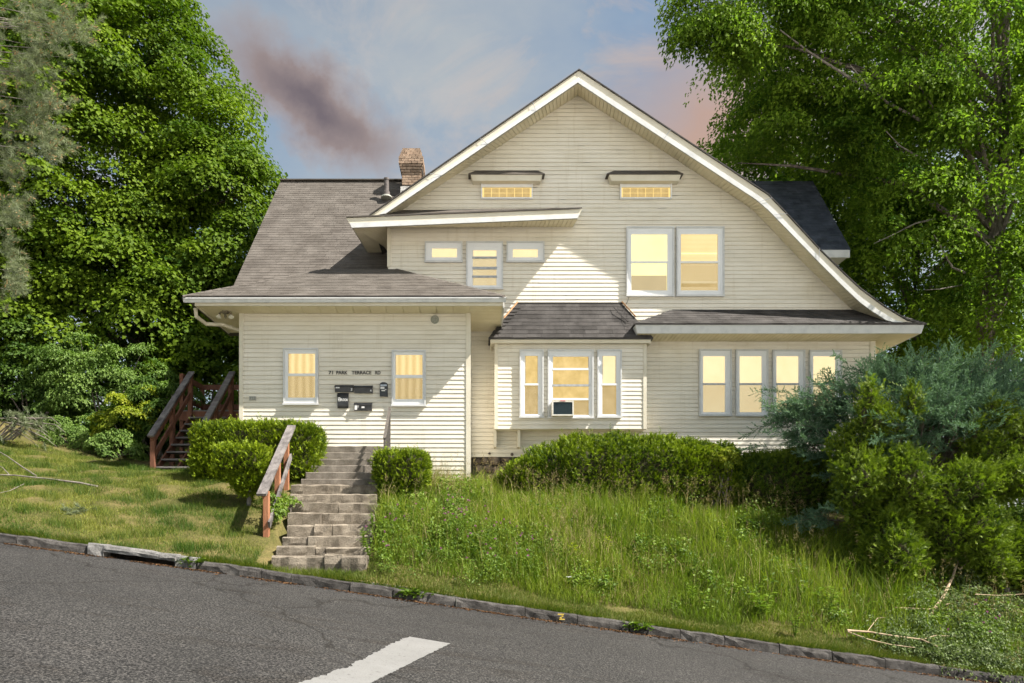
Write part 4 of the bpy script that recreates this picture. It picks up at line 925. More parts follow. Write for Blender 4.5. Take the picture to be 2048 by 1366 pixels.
# twin flood lamp under the porch eave
fl = W(451, 625, 15.62); fl.z = zpt + .0
lamp = thing('flood_lamp', fl, 'bronze twin flood lamp under the left porch eave', 'lamp')
mb = MB(); mb.box(fl.x - .06, fl.x + .06, fl.y - .05, fl.y + .05, fl.z - .055, fl.z - .002); mb.build('base', M['bronze'], lamp)
MB().lathe((fl.x, fl.y - .01, fl.z - .055), (0, 0, -1), [(.018, 0), (.024, .04), (.03, .075), (.012, .11)], 10).build('sensor', M['bronze'], lamp)
for s in (-1, 1):
    p = [Vector((fl.x + s * .05, fl.y, fl.z - .03)), Vector((fl.x + s * .10, fl.y - .01, fl.z - .03)), Vector((fl.x + s * .125, fl.y - .02, fl.z - .065)), Vector((fl.x + s * .13, fl.y - .03, fl.z - .10))]
    MB().tube(p, [.016, .018, .022, .026], 8).build('arm', M['bronze'], lamp)
    MB().lathe(p[-1], (s * .25, -.35, -1), [(.026, 0), (.035, .015), (.056, .05), (.06, .06), (.04, .066)], 14).build('bulb', M['bulb'], lamp)

# ------------------------------------------------------------------ concrete steps up to the porch
ys = [892, 905, 917.6, 930.8, 944, 957.7, 969.4]; Ds = [15.3, 15.05, 14.8, 14.55, 14.3, 14.05, 13.8]
yl = [986, 1005, 1026, 1048.4, 1072, 1093, 1110.5]; Dl = [13.4, 12.97, 12.54, 12.11, 11.68, 11.25, 10.85]
steps = thing('concrete_steps', (-3.0, 12.6, .4), 'long flight of cracked concrete steps climbing from verge to porch', 'steps')
def sxl(D): return np.interp(D, [10.8, 12.1, 13.8, 13.801, 15.3, 15.8], [-3.24, -3.34, -3.74, -3.62, -3.44, -3.42])
def sxr(D): return np.interp(D, [10.8, 13.8, 15.8], [-1.74, -2.02, -1.98])
Zs = [ZA(y, D) for y, D in zip(ys, Ds)]; Zl = [ZA(y, D) for y, D in zip(yl, Dl)]
for i, (D, z) in enumerate(zip(Ds[:-1], Zs[:-1])):
    back_ = DP - .02 if i == 0 else Ds[i - 1] + .03
    n = 10; a, b = float(sxl(D)), float(sxr(D)); mb = MB(); mb.tint = random.random(); xs_ = np.linspace(a, b, n + 1); dz = [random.uniform(-.006, .004) for _ in xs_]; dy = [random.uniform(-.006, .006) for _ in xs_]
    zb_ = Zs[i + 1] - .06
    for k in range(n):
        p, q = xs_[k], xs_[k + 1]
        mb.face((p, D + dy[k], zb_), (q, D + dy[k + 1], zb_), (q, D + dy[k + 1], z - .012 + dz[k + 1]), (p, D + dy[k], z - .012 + dz[k])); mb.face((p, D + dy[k], z - .012 + dz[k]), (q, D + dy[k + 1], z - .012 + dz[k + 1]), (q, D + .016, z + dz[k + 1]), (p, D + .016, z + dz[k])); mb.face((p, D + .016, z + dz[k]), (q, D + .016, z + dz[k + 1]), (q, back_, z), (p, back_, z))
    mb.face((a, D, zb_), (a, D, z), (a, back_, z), (a, back_, zb_)); mb.face((b, D, zb_), (b, back_, zb_), (b, back_, z), (b, D, z))
    mb.build('step', M['concrete'], steps)
allD, allZ = [Ds[-1]] + Dl, [Zs[-1]] + Zl
for i, (D, z) in enumerate(zip(allD, allZ)):
    a, b = float(sxl(D)), float(sxr(D)); zlow = (allZ[i + 1] if i + 1 < len(allZ) else z - .20) - .07; back_ = (allD[i - 1] if i else Ds[-2]) + .03
    base = MB(); base.box(a + .03, b - .03, D + .05, back_, zlow - .05, z - .035); st_ = base.build('step', M['concrete'], steps)
    cuts = [0, 1] if i < 2 else ([0, random.uniform(.45, .7), 1] if i == 2 else [0] + sorted([random.uniform(.15, .5), random.uniform(.52, .9)][:random.choice((1, 2, 2))]) + [1])
    if i == len(allD) - 1: cuts = [0, .55, .74, 1]
    for k in range(len(cuts) - 1):
        p, q = a + (b - a) * cuts[k] + .007, a + (b - a) * cuts[k + 1] - .007; n = max(2, int((q - p) / .12)); xs_ = np.linspace(p, q, n + 1)
        mb = MB(); mb.tint = random.random(); R = lambda s_: random.uniform(-s_, s_); sh = R(.035) + (-.05 if (i == len(allD) - 1 and k == 2) else 0); tz = R(.018)
        rings = []
        for xx in xs_:
            rings.append([Vector((xx, D + sh + R(.02), zlow)), Vector((xx, D + sh + R(.022), (zlow + z) / 2)), Vector((xx, D + sh + .006 + R(.018), z - .025 + tz + R(.012))), Vector((xx, D + sh + .04 + R(.015), z + tz + R(.010))), Vector((xx, back_, z + tz)), Vector((xx, back_, zlow))])
        for r0_, r1_ in zip(rings[:-1], rings[1:]):
            for m_ in range(6): mb.face(r0_[m_], r1_[m_], r1_[(m_ + 1) % 6], r0_[(m_ + 1) % 6])
        mb.face(*reversed(rings[0])); mb.face(*rings[-1]); mb.build('step_stone', M['sandstone'], st_)

# timber handrail on the left of the steps
hr = thing('timber_handrail', (-3.8, 11.8, 0), 'weathered timber handrail with red brown posts beside the front steps', 'handrail')
ra, rb = W(524, 987, 11.72), W(583, 853, 14.3)
pf, pb = Vector((XA(533, 11.85), 11.85, 0)), Vector((XA(573, 14.0), 14.0, 0))
dd = (rb - ra).normalized()
MB().bar(ra - dd * .05, rb + dd * .02, .16, .045, (0, 0, 1)).build('handrail', M['rail_top'], hr)
for p in (pf, pb, pf.lerp(pb, .52)):
    zt = ra.z + (p.y - ra.y) / (rb.y - ra.y) * (rb.z - ra.z) - .03
    MB().box(p.x - .045, p.x + .045, p.y - .045, p.y + .045, gz1(p.x, p.y) - .25, zt).build('post', M['rail_red'], hr)
side = Vector((.062, 0, 0)); dn = Vector((0, 0, -.09))
MB().bar(ra + dn + dd * .1, rb + dn, .035, .12).build('rail_board', M['rail_red'], hr)
MB().bar(pf + side + Vector((0, -.06, gz1(pf.x, pf.y) + .22)), Vector((pb.x + .062, pb.y + .1, pf.z + gz1(pf.x, pf.y) + .22 + (rb.z - ra.z) * .93)), .035, .12).build('guard_rail', M['rail_top'], hr)
# thin metal rail on the right
mr_ = thing('metal_handrail', (-2.1, 14.6, 1.3), 'thin grey metal handrail at the top right of the steps', 'handrail')
ta, tb = W(769, 876, 14.1), W(779.5, 816, 15.5)
mb = MB(); mb.bar(ta, tb, .055, .03); mb.tube([ta + Vector((0, 0, .0)), ta + Vector((0, -.05, -.02)), ta + Vector((0, -.04, -.06))], [.02, .02, .012], 8); mb.build('handrail', M['railmetal'], mr_)
for t_ in (.02, .97):
    p = ta.lerp(tb, t_); MB().box(p.x - .02, p.x + .02, p.y - .02, p.y + .02, (1.25 if t_ < .5 else 1.95), p.z).build('post', M['railmetal'], mr_)
for k in range(9):
    p = ta.lerp(tb, .1 + .8 * k / 8); z0_ = 1.45 + .65 * k / 8; MB().box(p.x - .007, p.x + .007, p.y - .007, p.y + .007, z0_, p.z).build('baluster', M['railmetal'], mr_)
p, q = ta.lerp(tb, .02), ta.lerp(tb, .97); MB().bar((p.x, p.y, 1.42), (q.x, q.y, 2.12), .03, .025).build('base_rail', M['railmetal'], mr_)

# ------------------------------------------------------------------ timber side stairs
ss = thing('timber_stairs', (-7.1, 16.6, 1.75), 'dark red brown timber stairs and landing at the left side of the house', 'stairs')
SXl, SXr = -7.52, -6.46; nst = 8; sy0, sy1 = 16.15, 18.2; sz0 = gz1(-7.1, 16.1) + .02; rise = 1.78 / (nst + .5)
for k in range(nst):
    y = sy0 + (sy1 - sy0) * k / nst; z = sz0 + rise * (k + .45)
    tr = MB(); tr.box(SXl + .06, SXr - .06, y - .03, y + .27, z - .04, z); tr.build('tread', M['stair_top'], ss)
ztop = sz0 + 1.78
for x in (SXl + .04, (SXl + SXr) / 2, SXr - .04):
    MB().slab([(x - .02, sy0, sz0 - .1), (x - .02, sy1, ztop - .35)], [(x - .02, sy0, sz0 + .07), (x - .02, sy1, ztop - .06)], (.04, 0, 0)).build('stringer', M['stair_red'], ss)
MB().box(SXl - .3, XL - .01, sy1 - .02, sy1 + .03, ztop - .28, ztop - .035).build('landing_beam', M['stair_red'], ss)
for k in range(10): MB().box(SXl - .3, XL - .01, sy1 + .0 + k * .145, sy1 + .135 + k * .145, ztop - .034, ztop).build('landing_board', M['stair_top'], ss)
for (x, y, zt) in ((SXl - .25, sy1 + .05, ztop + .95), (SXl - .25, 19.6, ztop + .95), (-6.7, 19.6, ztop + .95), (-5.9, 19.6, ztop + .95), (-7.0, 19.6, ztop + .9), (-6.35, 19.6, ztop + .9)):
    MB().box(x - .045, x + .045, y - .045, y + .045, 1.6, zt).build('landing_post', M['stair_red'], ss)
for zz in (.35, .90): 
    MB().bar((SXl - .25, sy1 + .05, ztop + zz), (SXl - .25, 19.6, ztop + zz), .04, .14).build('landing_rail', M['stair_red'], ss); MB().bar((SXl - .25, 19.6, ztop + zz), (-5.6, 19.6, ztop + zz), .04, .14, (0, 0, 1)).build('landing_rail', M['stair_red'], ss)
for x in (SXl, SXr):
    a, b = Vector((x, sy0 - .18, sz0 + .76)), Vector((x, sy1 + .05, ztop + 1.0))
    MB().bar(a, b, .15, .045).build('handrail', M['rail_top'] if x == SXl else M['stair_top'], ss); MB().bar(a + Vector((0, .1, -.1)), b + Vector((0, 0, -.1)), .04, .13).build('rail_board', M['stair_red'], ss)
    MB().bar(a + Vector((0, .15, -.45)), b + Vector((0, 0, -.52)), .04, .12).build('guard_rail', M['stair_red'], ss)
    for t_, in ((.06,), (.5,), (.97,)):
        p = a.lerp(b, t_); MB().box(p.x - .05, p.x + .05, p.y - .05, p.y + .05, gz1(p.x, p.y) - .1, p.z - .03).build('post', M['stair_red'], ss)
# ------------------------------------------------------------------ vegetation
def np_mesh(name, V, Fi, tint, mat, parent=None):
    """V (n,3) points, Fi (m,k) face indices, tint (m,)"""
    me = bpy.data.meshes.new(name); m, k = Fi.shape
    me.vertices.add(len(V)); me.vertices.foreach_set('co', np.ascontiguousarray(V, dtype=np.float32).ravel())
    me.loops.add(m * k); me.loops.foreach_set('vertex_index', np.ascontiguousarray(Fi, dtype=np.int32).ravel())
    me.polygons.add(m); me.polygons.foreach_set('loop_start', np.arange(0, m * k, k, dtype=np.int32))
    me.update(calc_edges=True)
    at = me.attributes.new('tint', 'FLOAT', 'FACE'); at.data.foreach_set('value', np.clip(tint, 0, 1).astype(np.float32))
    return link(name, me, mat, parent)
def unit(v): return v / np.maximum(np.linalg.norm(v, axis=-1, keepdims=True), 1e-9)
def perp(t, n): return unit(t - n * np.sum(t * n, -1, keepdims=True))
def rnd(n): return RNG.normal(size=(n, 3))
def leaf_arrays(C, T, Nn, L, Wd, fold=.16, droop=.12):
    """folded kite leaves: two triangles each"""
    n = len(C); L = np.broadcast_to(np.asarray(L, float).reshape(-1, 1), (n, 1)); Wd = np.broadcast_to(np.asarray(Wd, float).reshape(-1, 1), (n, 1))
    B = np.cross(Nn, T)
    base = C - T * L * .5; tip = C + T * L * .5 - Nn * L * droop; mid = C - T * L * .06
    V = np.stack([base, mid + B * Wd * .5 + Nn * L * fold, tip, mid - B * Wd * .5 + Nn * L * fold], 1).reshape(-1, 3)
    i = np.arange(n)[:, None] * 4
    Fi = np.concatenate([i + [0, 2, 1], i + [0, 3, 2]], 1).reshape(-1, 3)
    return V, Fi
def leaves(name, C, T, Nn, L, Wd, tint, mat, parent=None, fold=.16, droop=.12):
    V, Fi = leaf_arrays(C, T, Nn, L, Wd, fold, droop)
    return np_mesh(name, V, Fi, np.repeat(tint, 2), mat, parent)
def needles(name, C, T, L, Wd, tint, mat, parent=None):
    n = len(C); r = unit(np.cross(T, rnd(n))); L = np.asarray(L, float).reshape(-1, 1); Wd = np.asarray(Wd, float).reshape(-1, 1)
    V = np.stack([C - r * Wd * .5, C + r * Wd * .5, C + T * L], 1).reshape(-1, 3); Fi = np.arange(3 * n).reshape(-1, 3)
    return np_mesh(name, V, Fi, tint, mat, parent)
def tufts(centres, outward, R, per, upw=.75, outw=.55, lsize=.15, asp=.8, ctint=None, spread=.12, flat=.45, hang=.35, jit=.38):
    """leaf positions for umbrella shaped leaf tufts"""
    k = len(centres); R = np.broadcast_to(np.asarray(R, float), (k,)); per = int(per)
    u = unit(np.array([0, 0, 1.0]) * upw + outward * outw + rnd(k) * .15); e1 = perp(rnd(k), u); e2 = np.cross(u, e1)
    a = RNG.uniform(0, 2 * math.pi, (k, per)); r = np.sqrt(RNG.uniform(0, 1, (k, per)))
    ca, sa = (r * np.cos(a))[..., None], (r * np.sin(a))[..., None]
    rad = ca * e1[:, None] + sa * e2[:, None]
    P = centres[:, None] + R[:, None, None] * (rad + u[:, None] * (-flat * r[..., None] ** 2 + RNG.normal(0, .11, (k, per, 1))))
    Nn = unit(u[:, None] + .5 * rad + RNG.normal(0, jit, (k, per, 3)))
    T = rad + np.array([0, 0, -hang]) + RNG.normal(0, .4, (k, per, 3)); T = perp(T, Nn)
    ct = RNG.uniform(.25, .75, k) if ctint is None else ctint
    t = ct[:, None] + RNG.normal(0, spread, (k, per))
    L = lsize * RNG.uniform(.7, 1.25, (k, per))
    return P.reshape(-1, 3), T.reshape(-1, 3), Nn.reshape(-1, 3), L.ravel(), (L * asp).ravel(), t.ravel()
def cat_(parts): return [np.concatenate(x) for x in zip(*parts)]
def sphere_dirs(n, ymax=.45, zmin=-.55):
    """evenly spread, jittered directions that face the street and are not too low"""
    m = n
    while True:
        i = np.arange(m) + .5; ph = math.pi * (1 + 5 ** .5) * i + RNG.uniform(0, 6.28); z = 1 - 2 * i / m; r = np.sqrt(1 - z * z)
        d = np.stack([r * np.cos(ph), r * np.sin(ph), z], 1); d = unit(d + RNG.normal(0, .55 / math.sqrt(m), d.shape)); d = d[(d[:, 1] < ymax) & (d[:, 2] > zmin)]
        if len(d) >= n: return d[RNG.permutation(len(d))[:n]]
        m = int(m * 1.15) + 2
def boughs(blobs, per_bough, tuft_R, per_leaf, **kw):
    """blobs: (centre, radii, number of boughs, bough radius)"""
    parts, cents = [], []
    ymax, zmin = kw.pop('ymax', .4), kw.pop('zmin', -.6); rlo, rhi = kw.pop('rr', (.72, 1.0))
    for c, rr, nb_, br_ in blobs:
        d = sphere_dirs(nb_, ymax, zmin); bc = np.array(c) + d * np.array(rr) * RNG.uniform(rlo, rhi, (nb_, 1))
        cents.append(bc)
        for b, dd_ in zip(bc, d):
            n = max(2, int(per_bough * RNG.uniform(.75, 1.3))); q = sphere_dirs(n, .6, -.35); rad = br_ * RNG.uniform(.7, 1.2)
            cc = b + q * np.array([rad, rad, rad * .62]) * RNG.uniform(.55, 1.05, (n, 1))
            parts.append(tufts(cc, unit(q * .6 + dd_ * .6), tuft_R * RNG.uniform(.7, 1.2, n), per_leaf, ctint=np.clip(RNG.normal(.5, .14, n) + RNG.normal(0, .1), .05, .95), **kw))
    return cat_(parts), np.concatenate(cents)
def limbs(parent, base, top, targets, r0, mat, name='trunk', wob=.25, forks=None):
    mb = MB(); base, top = Vector(base), Vector(top); n = 9
    tp = [base.lerp(top, i / n) + Vector((random.uniform(-wob, wob) * (i > 0), random.uniform(-wob, wob) * (i > 0), 0)) for i in range(n + 1)]
    mb.tube(tp, [r0 * (1.25 if i == 0 else 1) * (1 - .82 * i / n) for i in range(n + 1)], 10)
    for t in targets:
        t = Vector(t); h = max(.12, min(.92, (t.z - base.z - 1.2) / max(1, (top.z - base.z)) * .85)); i = h * n; k = int(i)
        s = tp[k].lerp(tp[min(k + 1, n)], i - k); L = (t - s).length; m1 = s.lerp(t, .35) + Vector((0, 0, .12 * L)); m2 = s.lerp(t, .7) + Vector((random.uniform(-.1, .1) * L, 0, .08 * L))
        r = r0 * (1 - .8 * h) * .42
        mb.tube([s, m1, m2, t], [r, r * .7, r * .42, r * .12], 6, cap=False)
    return mb.build(name, mat, parent, smooth=True)

M['maple'] = leafmat('maple leaf', (.034, .078, .008), (.152, .222, .012), .34, .6, .12)
M['ash'] = leafmat('ash leaf', (.052, .118, .015), (.25, .36, .036), .50, .6, .12)
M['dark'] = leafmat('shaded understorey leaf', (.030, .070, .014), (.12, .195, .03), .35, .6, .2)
M['shrub'] = leafmat('pale green shrub leaf', (.075, .145, .028), (.21, .30, .07), .35, .55, .2)
M['gold'] = leafmat('yellow green shrub leaf', (.11, .18, .016), (.36, .38, .03), .4, .55, .2)
M['yew'] = leafmat('yew needle', (.026, .066, .006), (.30, .38, .014), .22, .55, .2)
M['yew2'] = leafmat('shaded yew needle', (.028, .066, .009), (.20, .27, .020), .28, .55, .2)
M['juniper'] = leafmat('blue green juniper scale', (.048, .100, .060), (.22, .345, .205), .22, .65, .15)
M['pine'] = leafmat('white pine needle', (.10, .13, .070), (.30, .33, .19), .22, .6, .2)
M['cone'] = nmat('tan pollen cone', (.30, .19, .08), (.42, .28, .13), 30, .8)
M['lawn'] = leafmat('mown grass blade', (.045, .100, .008), (.31, .31, .062), .35, .55, .25, (1, 1.05, .5))
M['tall'] = leafmat('long meadow grass', (.062, .125, .008), (.31, .36, .040), .42, .55, .2)
M['straw'] = leafmat('dry straw stalk', (.22, .17, .07), (.42, .34, .17), .3, .7, .2, (1, 1, .7))
M['weed'] = leafmat('broad weed leaf', (.058, .118, .012), (.20, .285, .035), .35, .5, .25)
M['pink'] = leafmat('pink clover flower', (.30, .10, .22), (.50, .22, .38), .3, .7, .2, (1, .8, 1))
M['wilt'] = leafmat('wilting cut leaf', (.065, .105, .030), (.22, .27, .11), .3, .6, .3)
M['twig'] = nmat('twig brown yew core', (.030, .034, .012), (.070, .064, .026), 14, .95, .6, 40)

def tree(name, label, base, top, r0, blobs, mat, per_bough, tuft_R, per_leaf, lsize, asp, group, nl=14, limbmat='bark', extra=None, cut=None, **kw):
    t = thing(name, base, label, 'tree', group)
    data, cents = boughs(blobs, per_bough, tuft_R, per_leaf, lsize=lsize, asp=asp, **kw)
    if extra is not None: data = cat_([data, extra])
    P = data[0]; ok = ~(((P[:, 0] > 6.8) & (P[:, 0] < 10.7) & (P[:, 2] > 6.5) & (P[:, 2] < 10.9) & (P[:, 1] < 22.2)) | ((P[:, 0] > -6.3) & (P[:, 0] < 10.3) & (P[:, 2] < 11.4 - .0 * P[:, 0]) & (P[:, 1] > 16.4) & (P[:, 1] < 26.6)))
    P, T, Nn, L, Wd, ti = [q[ok] for q in data]
    if cut is not None:
        px_ = CX + P[:, 0] / P[:, 1] * F; dr = (px_ > cut[0]) & (px_ < cut[1]) & (P[:, 1] < base[1] + .2) & (P[:, 2] > 2.5) & (RNG.uniform(0, 1, len(P)) < .72); P, T, Nn, L, Wd, ti = [q[~dr] for q in (P, T, Nn, L, Wd, ti)]
    limbs(t, base, top, [cents[i] for i in RNG.choice(len(cents), min(nl, len(cents)), replace=False)], r0, M[limbmat])
    leaves('crown', P, T, Nn, L, Wd, ti, M[mat], t)
    return t
GW = 'trees standing around the house'
# the big maple left of the house
tree('maple_tree', 'huge bright green maple filling the sky left of the house', (-12.6, 26.0, gz1(-12.6, 26)), (-12.2, 25.5, 19.5), .42,
     [((-13.8, 25.5, 12.0), (5.0, 4.4, 8.8), 88, 1.6), ((-12.9, 23.6, 7.4), (5.4, 2.6, 3.0), 30, 1.5), ((-9.2, 24.2, 10.1), (2.5, 2.2, 4.3), 28, 1.2), ((-17.5, 24, 10), (3, 3, 6), 14, 1.6), ((-13.0, 26.2, 11.5), (3.4, 1.5, 6.0), 26, 1.7)],
     'maple', 12, .78, 125, .125, .95, GW, 26)
# dark trees behind it
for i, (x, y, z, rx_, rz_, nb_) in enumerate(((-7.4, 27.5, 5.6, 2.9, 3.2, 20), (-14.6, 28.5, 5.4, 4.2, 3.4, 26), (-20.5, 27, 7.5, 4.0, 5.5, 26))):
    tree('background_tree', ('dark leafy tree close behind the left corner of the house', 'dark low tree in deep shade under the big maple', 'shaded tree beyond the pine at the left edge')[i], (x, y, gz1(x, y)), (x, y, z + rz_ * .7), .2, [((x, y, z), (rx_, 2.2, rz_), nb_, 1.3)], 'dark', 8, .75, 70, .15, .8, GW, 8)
# trees right of the house
T1 = [((12.9, 21.2, 14.3), (5.0, 3.4, 5.6), 50, 1.45), ((13.4, 21.0, 9.4), (4.6, 2.6, 3.6), 36, 1.3), ((9.4, 20.6, 11.3), (1.9, 1.6, 2.0), 13, .95), ((7.5, 19.6, 14.9), (2.2, 1.2, 2.2), 12, .85), ((6.35, 19.2, 13.5), (1.0, .8, .95), 6, .6), ((10.2, 19.8, 15.2), (2.2, 1.6, 2.6), 12, 1.1), ((15.2, 19.4, 6.2), (2.6, 1.2, 2.2), 18, .9), ((14.2, 19.2, 12.5), (2.6, 1.0, 3.0), 14, .9)]
tree('ash_tree', 'tall loose crowned tree with grey trunk right of the house', (14.9, 20.8, gz1(14.9, 20.8)), (15.4, 20.4, 20.0), .34, T1, 'ash', 12, .66, 88, .125, .55, GW, 30, cut=(1950, 2030), hang=.8, jit=.5, flat=.6)
ash0 = [o for o in COL.objects if o.name == 'ash_tree'][0]
for pts, r_ in (([(1772, 262), (1800, 292), (1845, 318), (1880, 345), (1898, 362)], .035), ([(1748, 487), (1785, 470), (1830, 447), (1870, 438)], .03), ([(1868, 470), (1885, 500), (1905, 535), (1945, 552)], .035), ([(1700, 130), (1730, 165), (1775, 205), (1840, 240)], .04), ([(1850, 580), (1880, 578), (1925, 570)], .02), ([(1930, 440), (1960, 470), (1985, 500)], .03), ([(1560, 60), (1620, 105), (1690, 150), (1760, 190)], .045)):
    mb = MB(); mb.tube([W(a, b, 18.7 + .12 * i) for i, (a, b) in enumerate(pts)], [r_ * (.35 + .65 * i / (len(pts) - 1)) for i in range(len(pts))], 6, cap=False); mb.build('bare_branch', M['bark_grey'], ash0)
tree('ash_tree', 'second slimmer tree just behind the tall one, trunk left of it', (15.6, 24.6, gz1(15.6, 24.6)), (14.8, 24.6, 17.0), .24, [((14.4, 25.0, 8.2), (4.8, 2.2, 4.2), 36, 1.4), ((11.8, 25.5, 11.5), (3.4, 2.2, 4.5), 22, 1.4), ((19, 24, 11), (3.5, 2.5, 6), 22, 1.5), ((12.4, 24.2, 13.5), (4.0, 1.6, 5.0), 34, 1.4)], 'ash', 11, .75, 90, .14, .6, GW, 14, hang=.6)
tree('locust_tree', 'sunny yellow green tree leaning in at the right edge', (14.6, 13.4, gz1(14.6, 13.4)), (14.4, 13.6, 9.5), .2, [((13.6, 13.7, 7.7), (2.9, 2.2, 3.0), 28, 1.0)], 'ash', 8, .55, 70, .12, .5, GW, 12, ymax=1.0, zmin=-1, hang=.6)
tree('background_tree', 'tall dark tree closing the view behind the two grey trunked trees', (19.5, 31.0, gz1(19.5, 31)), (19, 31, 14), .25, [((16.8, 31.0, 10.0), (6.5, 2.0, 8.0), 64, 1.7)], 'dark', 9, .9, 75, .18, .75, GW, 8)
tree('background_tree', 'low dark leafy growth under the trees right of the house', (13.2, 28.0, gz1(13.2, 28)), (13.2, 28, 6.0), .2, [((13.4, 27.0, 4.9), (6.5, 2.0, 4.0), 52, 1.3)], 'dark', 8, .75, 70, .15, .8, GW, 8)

# white pine boughs reaching in from the left
pine = thing('pine_tree', (-11.3, 12.6, gz1(-11.3, 12.6)), 'grey green pine whose long needled boughs hang in at the left edge', 'tree', GW)
PB = [((70, 40), (75, 45), 75), ((40, 120), (70, 50), 60), ((60, 215), (70, 60), 85), ((90, 285), (42, 32), 34), ((20, 310), (35, 60), 40), ((15, 420), (32, 35), 34), ((22, 560), (22, 45), 34), ((5, 500), (20, 30), 16), ((130, 60), (45, 32), 34), ((-60, 150), (60, 180), 90), ((-60, 450), (50, 150), 60)]
cs_, ax_ = [], []
for (cx_, cy_), (rx_, ry_), n in PB:
    g = RNG.normal(0, .5, (n, 2)); dist = RNG.uniform(11.9, 13.1, n)
    for (u, v), D in zip(g, dist):
        p = W(cx_ + u * rx_, cy_ + v * ry_, D); cs_.append(p); ax_.append((.65 + random.gauss(0, .35), random.gauss(-.1, .35), -.12 + random.gauss(0, .35)))
cs_ = np.array(cs_); ax_ = unit(np.array(ax_)); k = len(cs_); per = 120
tt_ = RNG.uniform(0, 1, (k, per, 1)) * .22
C_ = cs_[:, None] + ax_[:, None] * tt_; T_ = unit(ax_[:, None] * .75 + RNG.normal(0, .55, (k, per, 3)))
needles('crown', C_.reshape(-1, 3), T_.reshape(-1, 3), RNG.uniform(.085, .14, k * per), np.full(k * per, .0052), (RNG.uniform(.2, .8, (k, 1)) + RNG.normal(0, .15, (k, per))).ravel(), M['pine'], pine)
mb = MB(); mb.tube([(-11.3, 12.6, gz1(-11.3, 12.6) - .2), (-11.2, 12.6, 6), (-11.2, 12.6, 14)], [.26, .2, .06], 9)
for c in cs_[RNG.choice(k, 46, replace=False)]:
    c = Vector(c); s = Vector((-11.2, 12.6, c.z + .5)); mb.tube([s, s.lerp(c, .5) + Vector((0, .2, .12)), c + Vector((0, .12, 0))], [.022, .012, .003], 5, cap=False)
mb.build('trunk', M['bark_grey'], pine)
pk = RNG.choice(k, int(k * .55), replace=False); cc = MB()
for i in pk:
    for _ in range(4):
        p = Vector(cs_[i] + ax_[i] * .2 + RNG.normal(0, .025, 3)); cc.tube([p, p + Vector(ax_[i]) * .035 + Vector((0, 0, .015))], [.009, .004], 4, cap=False)
cc.build('pollen_cones', M['cone'], pine)

# understorey shrubs left of the house
def shrub(name, label, c, r, nb_, mat, lsize=.09, asp=.5, per_leaf=60, bough_r=.45, tuft=.32, group=None, cat='shrub', stems=5, **kw):
    g = gz1(c[0], c[1]); t = thing(name, (c[0], c[1], g), label, cat, group)
    kw.setdefault('rr', (.4, 1.35)); data, cents = boughs([(c, r, int(nb_ * 1.25), bough_r * .85)], 6, tuft * .9, per_leaf, lsize=lsize, asp=asp, **kw)
    leaves('foliage', *data[:5], data[5], M[mat], t)
    mb = MB()
    for s in range(stems):
        e = cents[RNG.integers(len(cents))]; b = Vector((c[0] + random.uniform(-.2, .2), c[1] + random.uniform(-.1, .1), g - .05)); e = Vector(e)
        mb.tube([b, b.lerp(e, .5) + Vector((random.uniform(-.1, .1), 0, .1)), e], [.03, .02, .006], 5, cap=False)
    mb.build('stems', M['bark_grey'], t); return t
GS_ = 'shrubs left of the house'
def at3(px, py, D): p = W(px, py, D); return (p.x, p.y, p.z)
shrub('leafy_shrub', 'tall pale green shrub with drooping leafy sprays under the maple', at3(195, 775, 20.2), (1.5, .9, 1.15), 30, 'shrub', .09, .5, 55, .42, .34, GS_, hang=.8)
shrub('leafy_shrub', 'golden yellow green shrub left of the timber stairs', at3(268, 838, 18.6), (.70, .55, .62), 16, 'gold', .095, .5, 60, .3, .25, GS_)
shrub('leafy_shrub', 'small green shrub at the lawn edge below the golden one', at3(228, 893, 18.0), (.62, .4, .36), 11, 'shrub', .075, .55, 55, .24, .22, GS_)
shrub('leafy_shrub', 'fine leaved pale shrub between the pale tall shrub and lawn', at3(140, 880, 18.8), (.75, .4, .5), 13, 'shrub', .06, .6, 60, .28, .25, GS_)
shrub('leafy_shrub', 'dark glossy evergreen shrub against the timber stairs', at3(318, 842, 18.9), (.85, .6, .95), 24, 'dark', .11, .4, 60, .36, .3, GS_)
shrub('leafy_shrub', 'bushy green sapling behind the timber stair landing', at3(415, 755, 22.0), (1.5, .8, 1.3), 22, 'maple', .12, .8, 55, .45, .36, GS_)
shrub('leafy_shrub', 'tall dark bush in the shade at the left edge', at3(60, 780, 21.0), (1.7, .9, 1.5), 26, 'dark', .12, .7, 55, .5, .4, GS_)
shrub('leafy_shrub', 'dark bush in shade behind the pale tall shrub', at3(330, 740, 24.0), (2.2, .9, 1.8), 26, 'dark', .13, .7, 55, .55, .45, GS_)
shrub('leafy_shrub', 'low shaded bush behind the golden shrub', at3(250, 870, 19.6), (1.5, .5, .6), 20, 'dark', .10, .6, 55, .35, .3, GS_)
shrub('leafy_shrub', 'broad dark thicket in the shade behind the cut pine branch', at3(20, 850, 22.5), (3.2, .8, 1.3), 34, 'dark', .12, .7, 55, .5, .42, GS_)
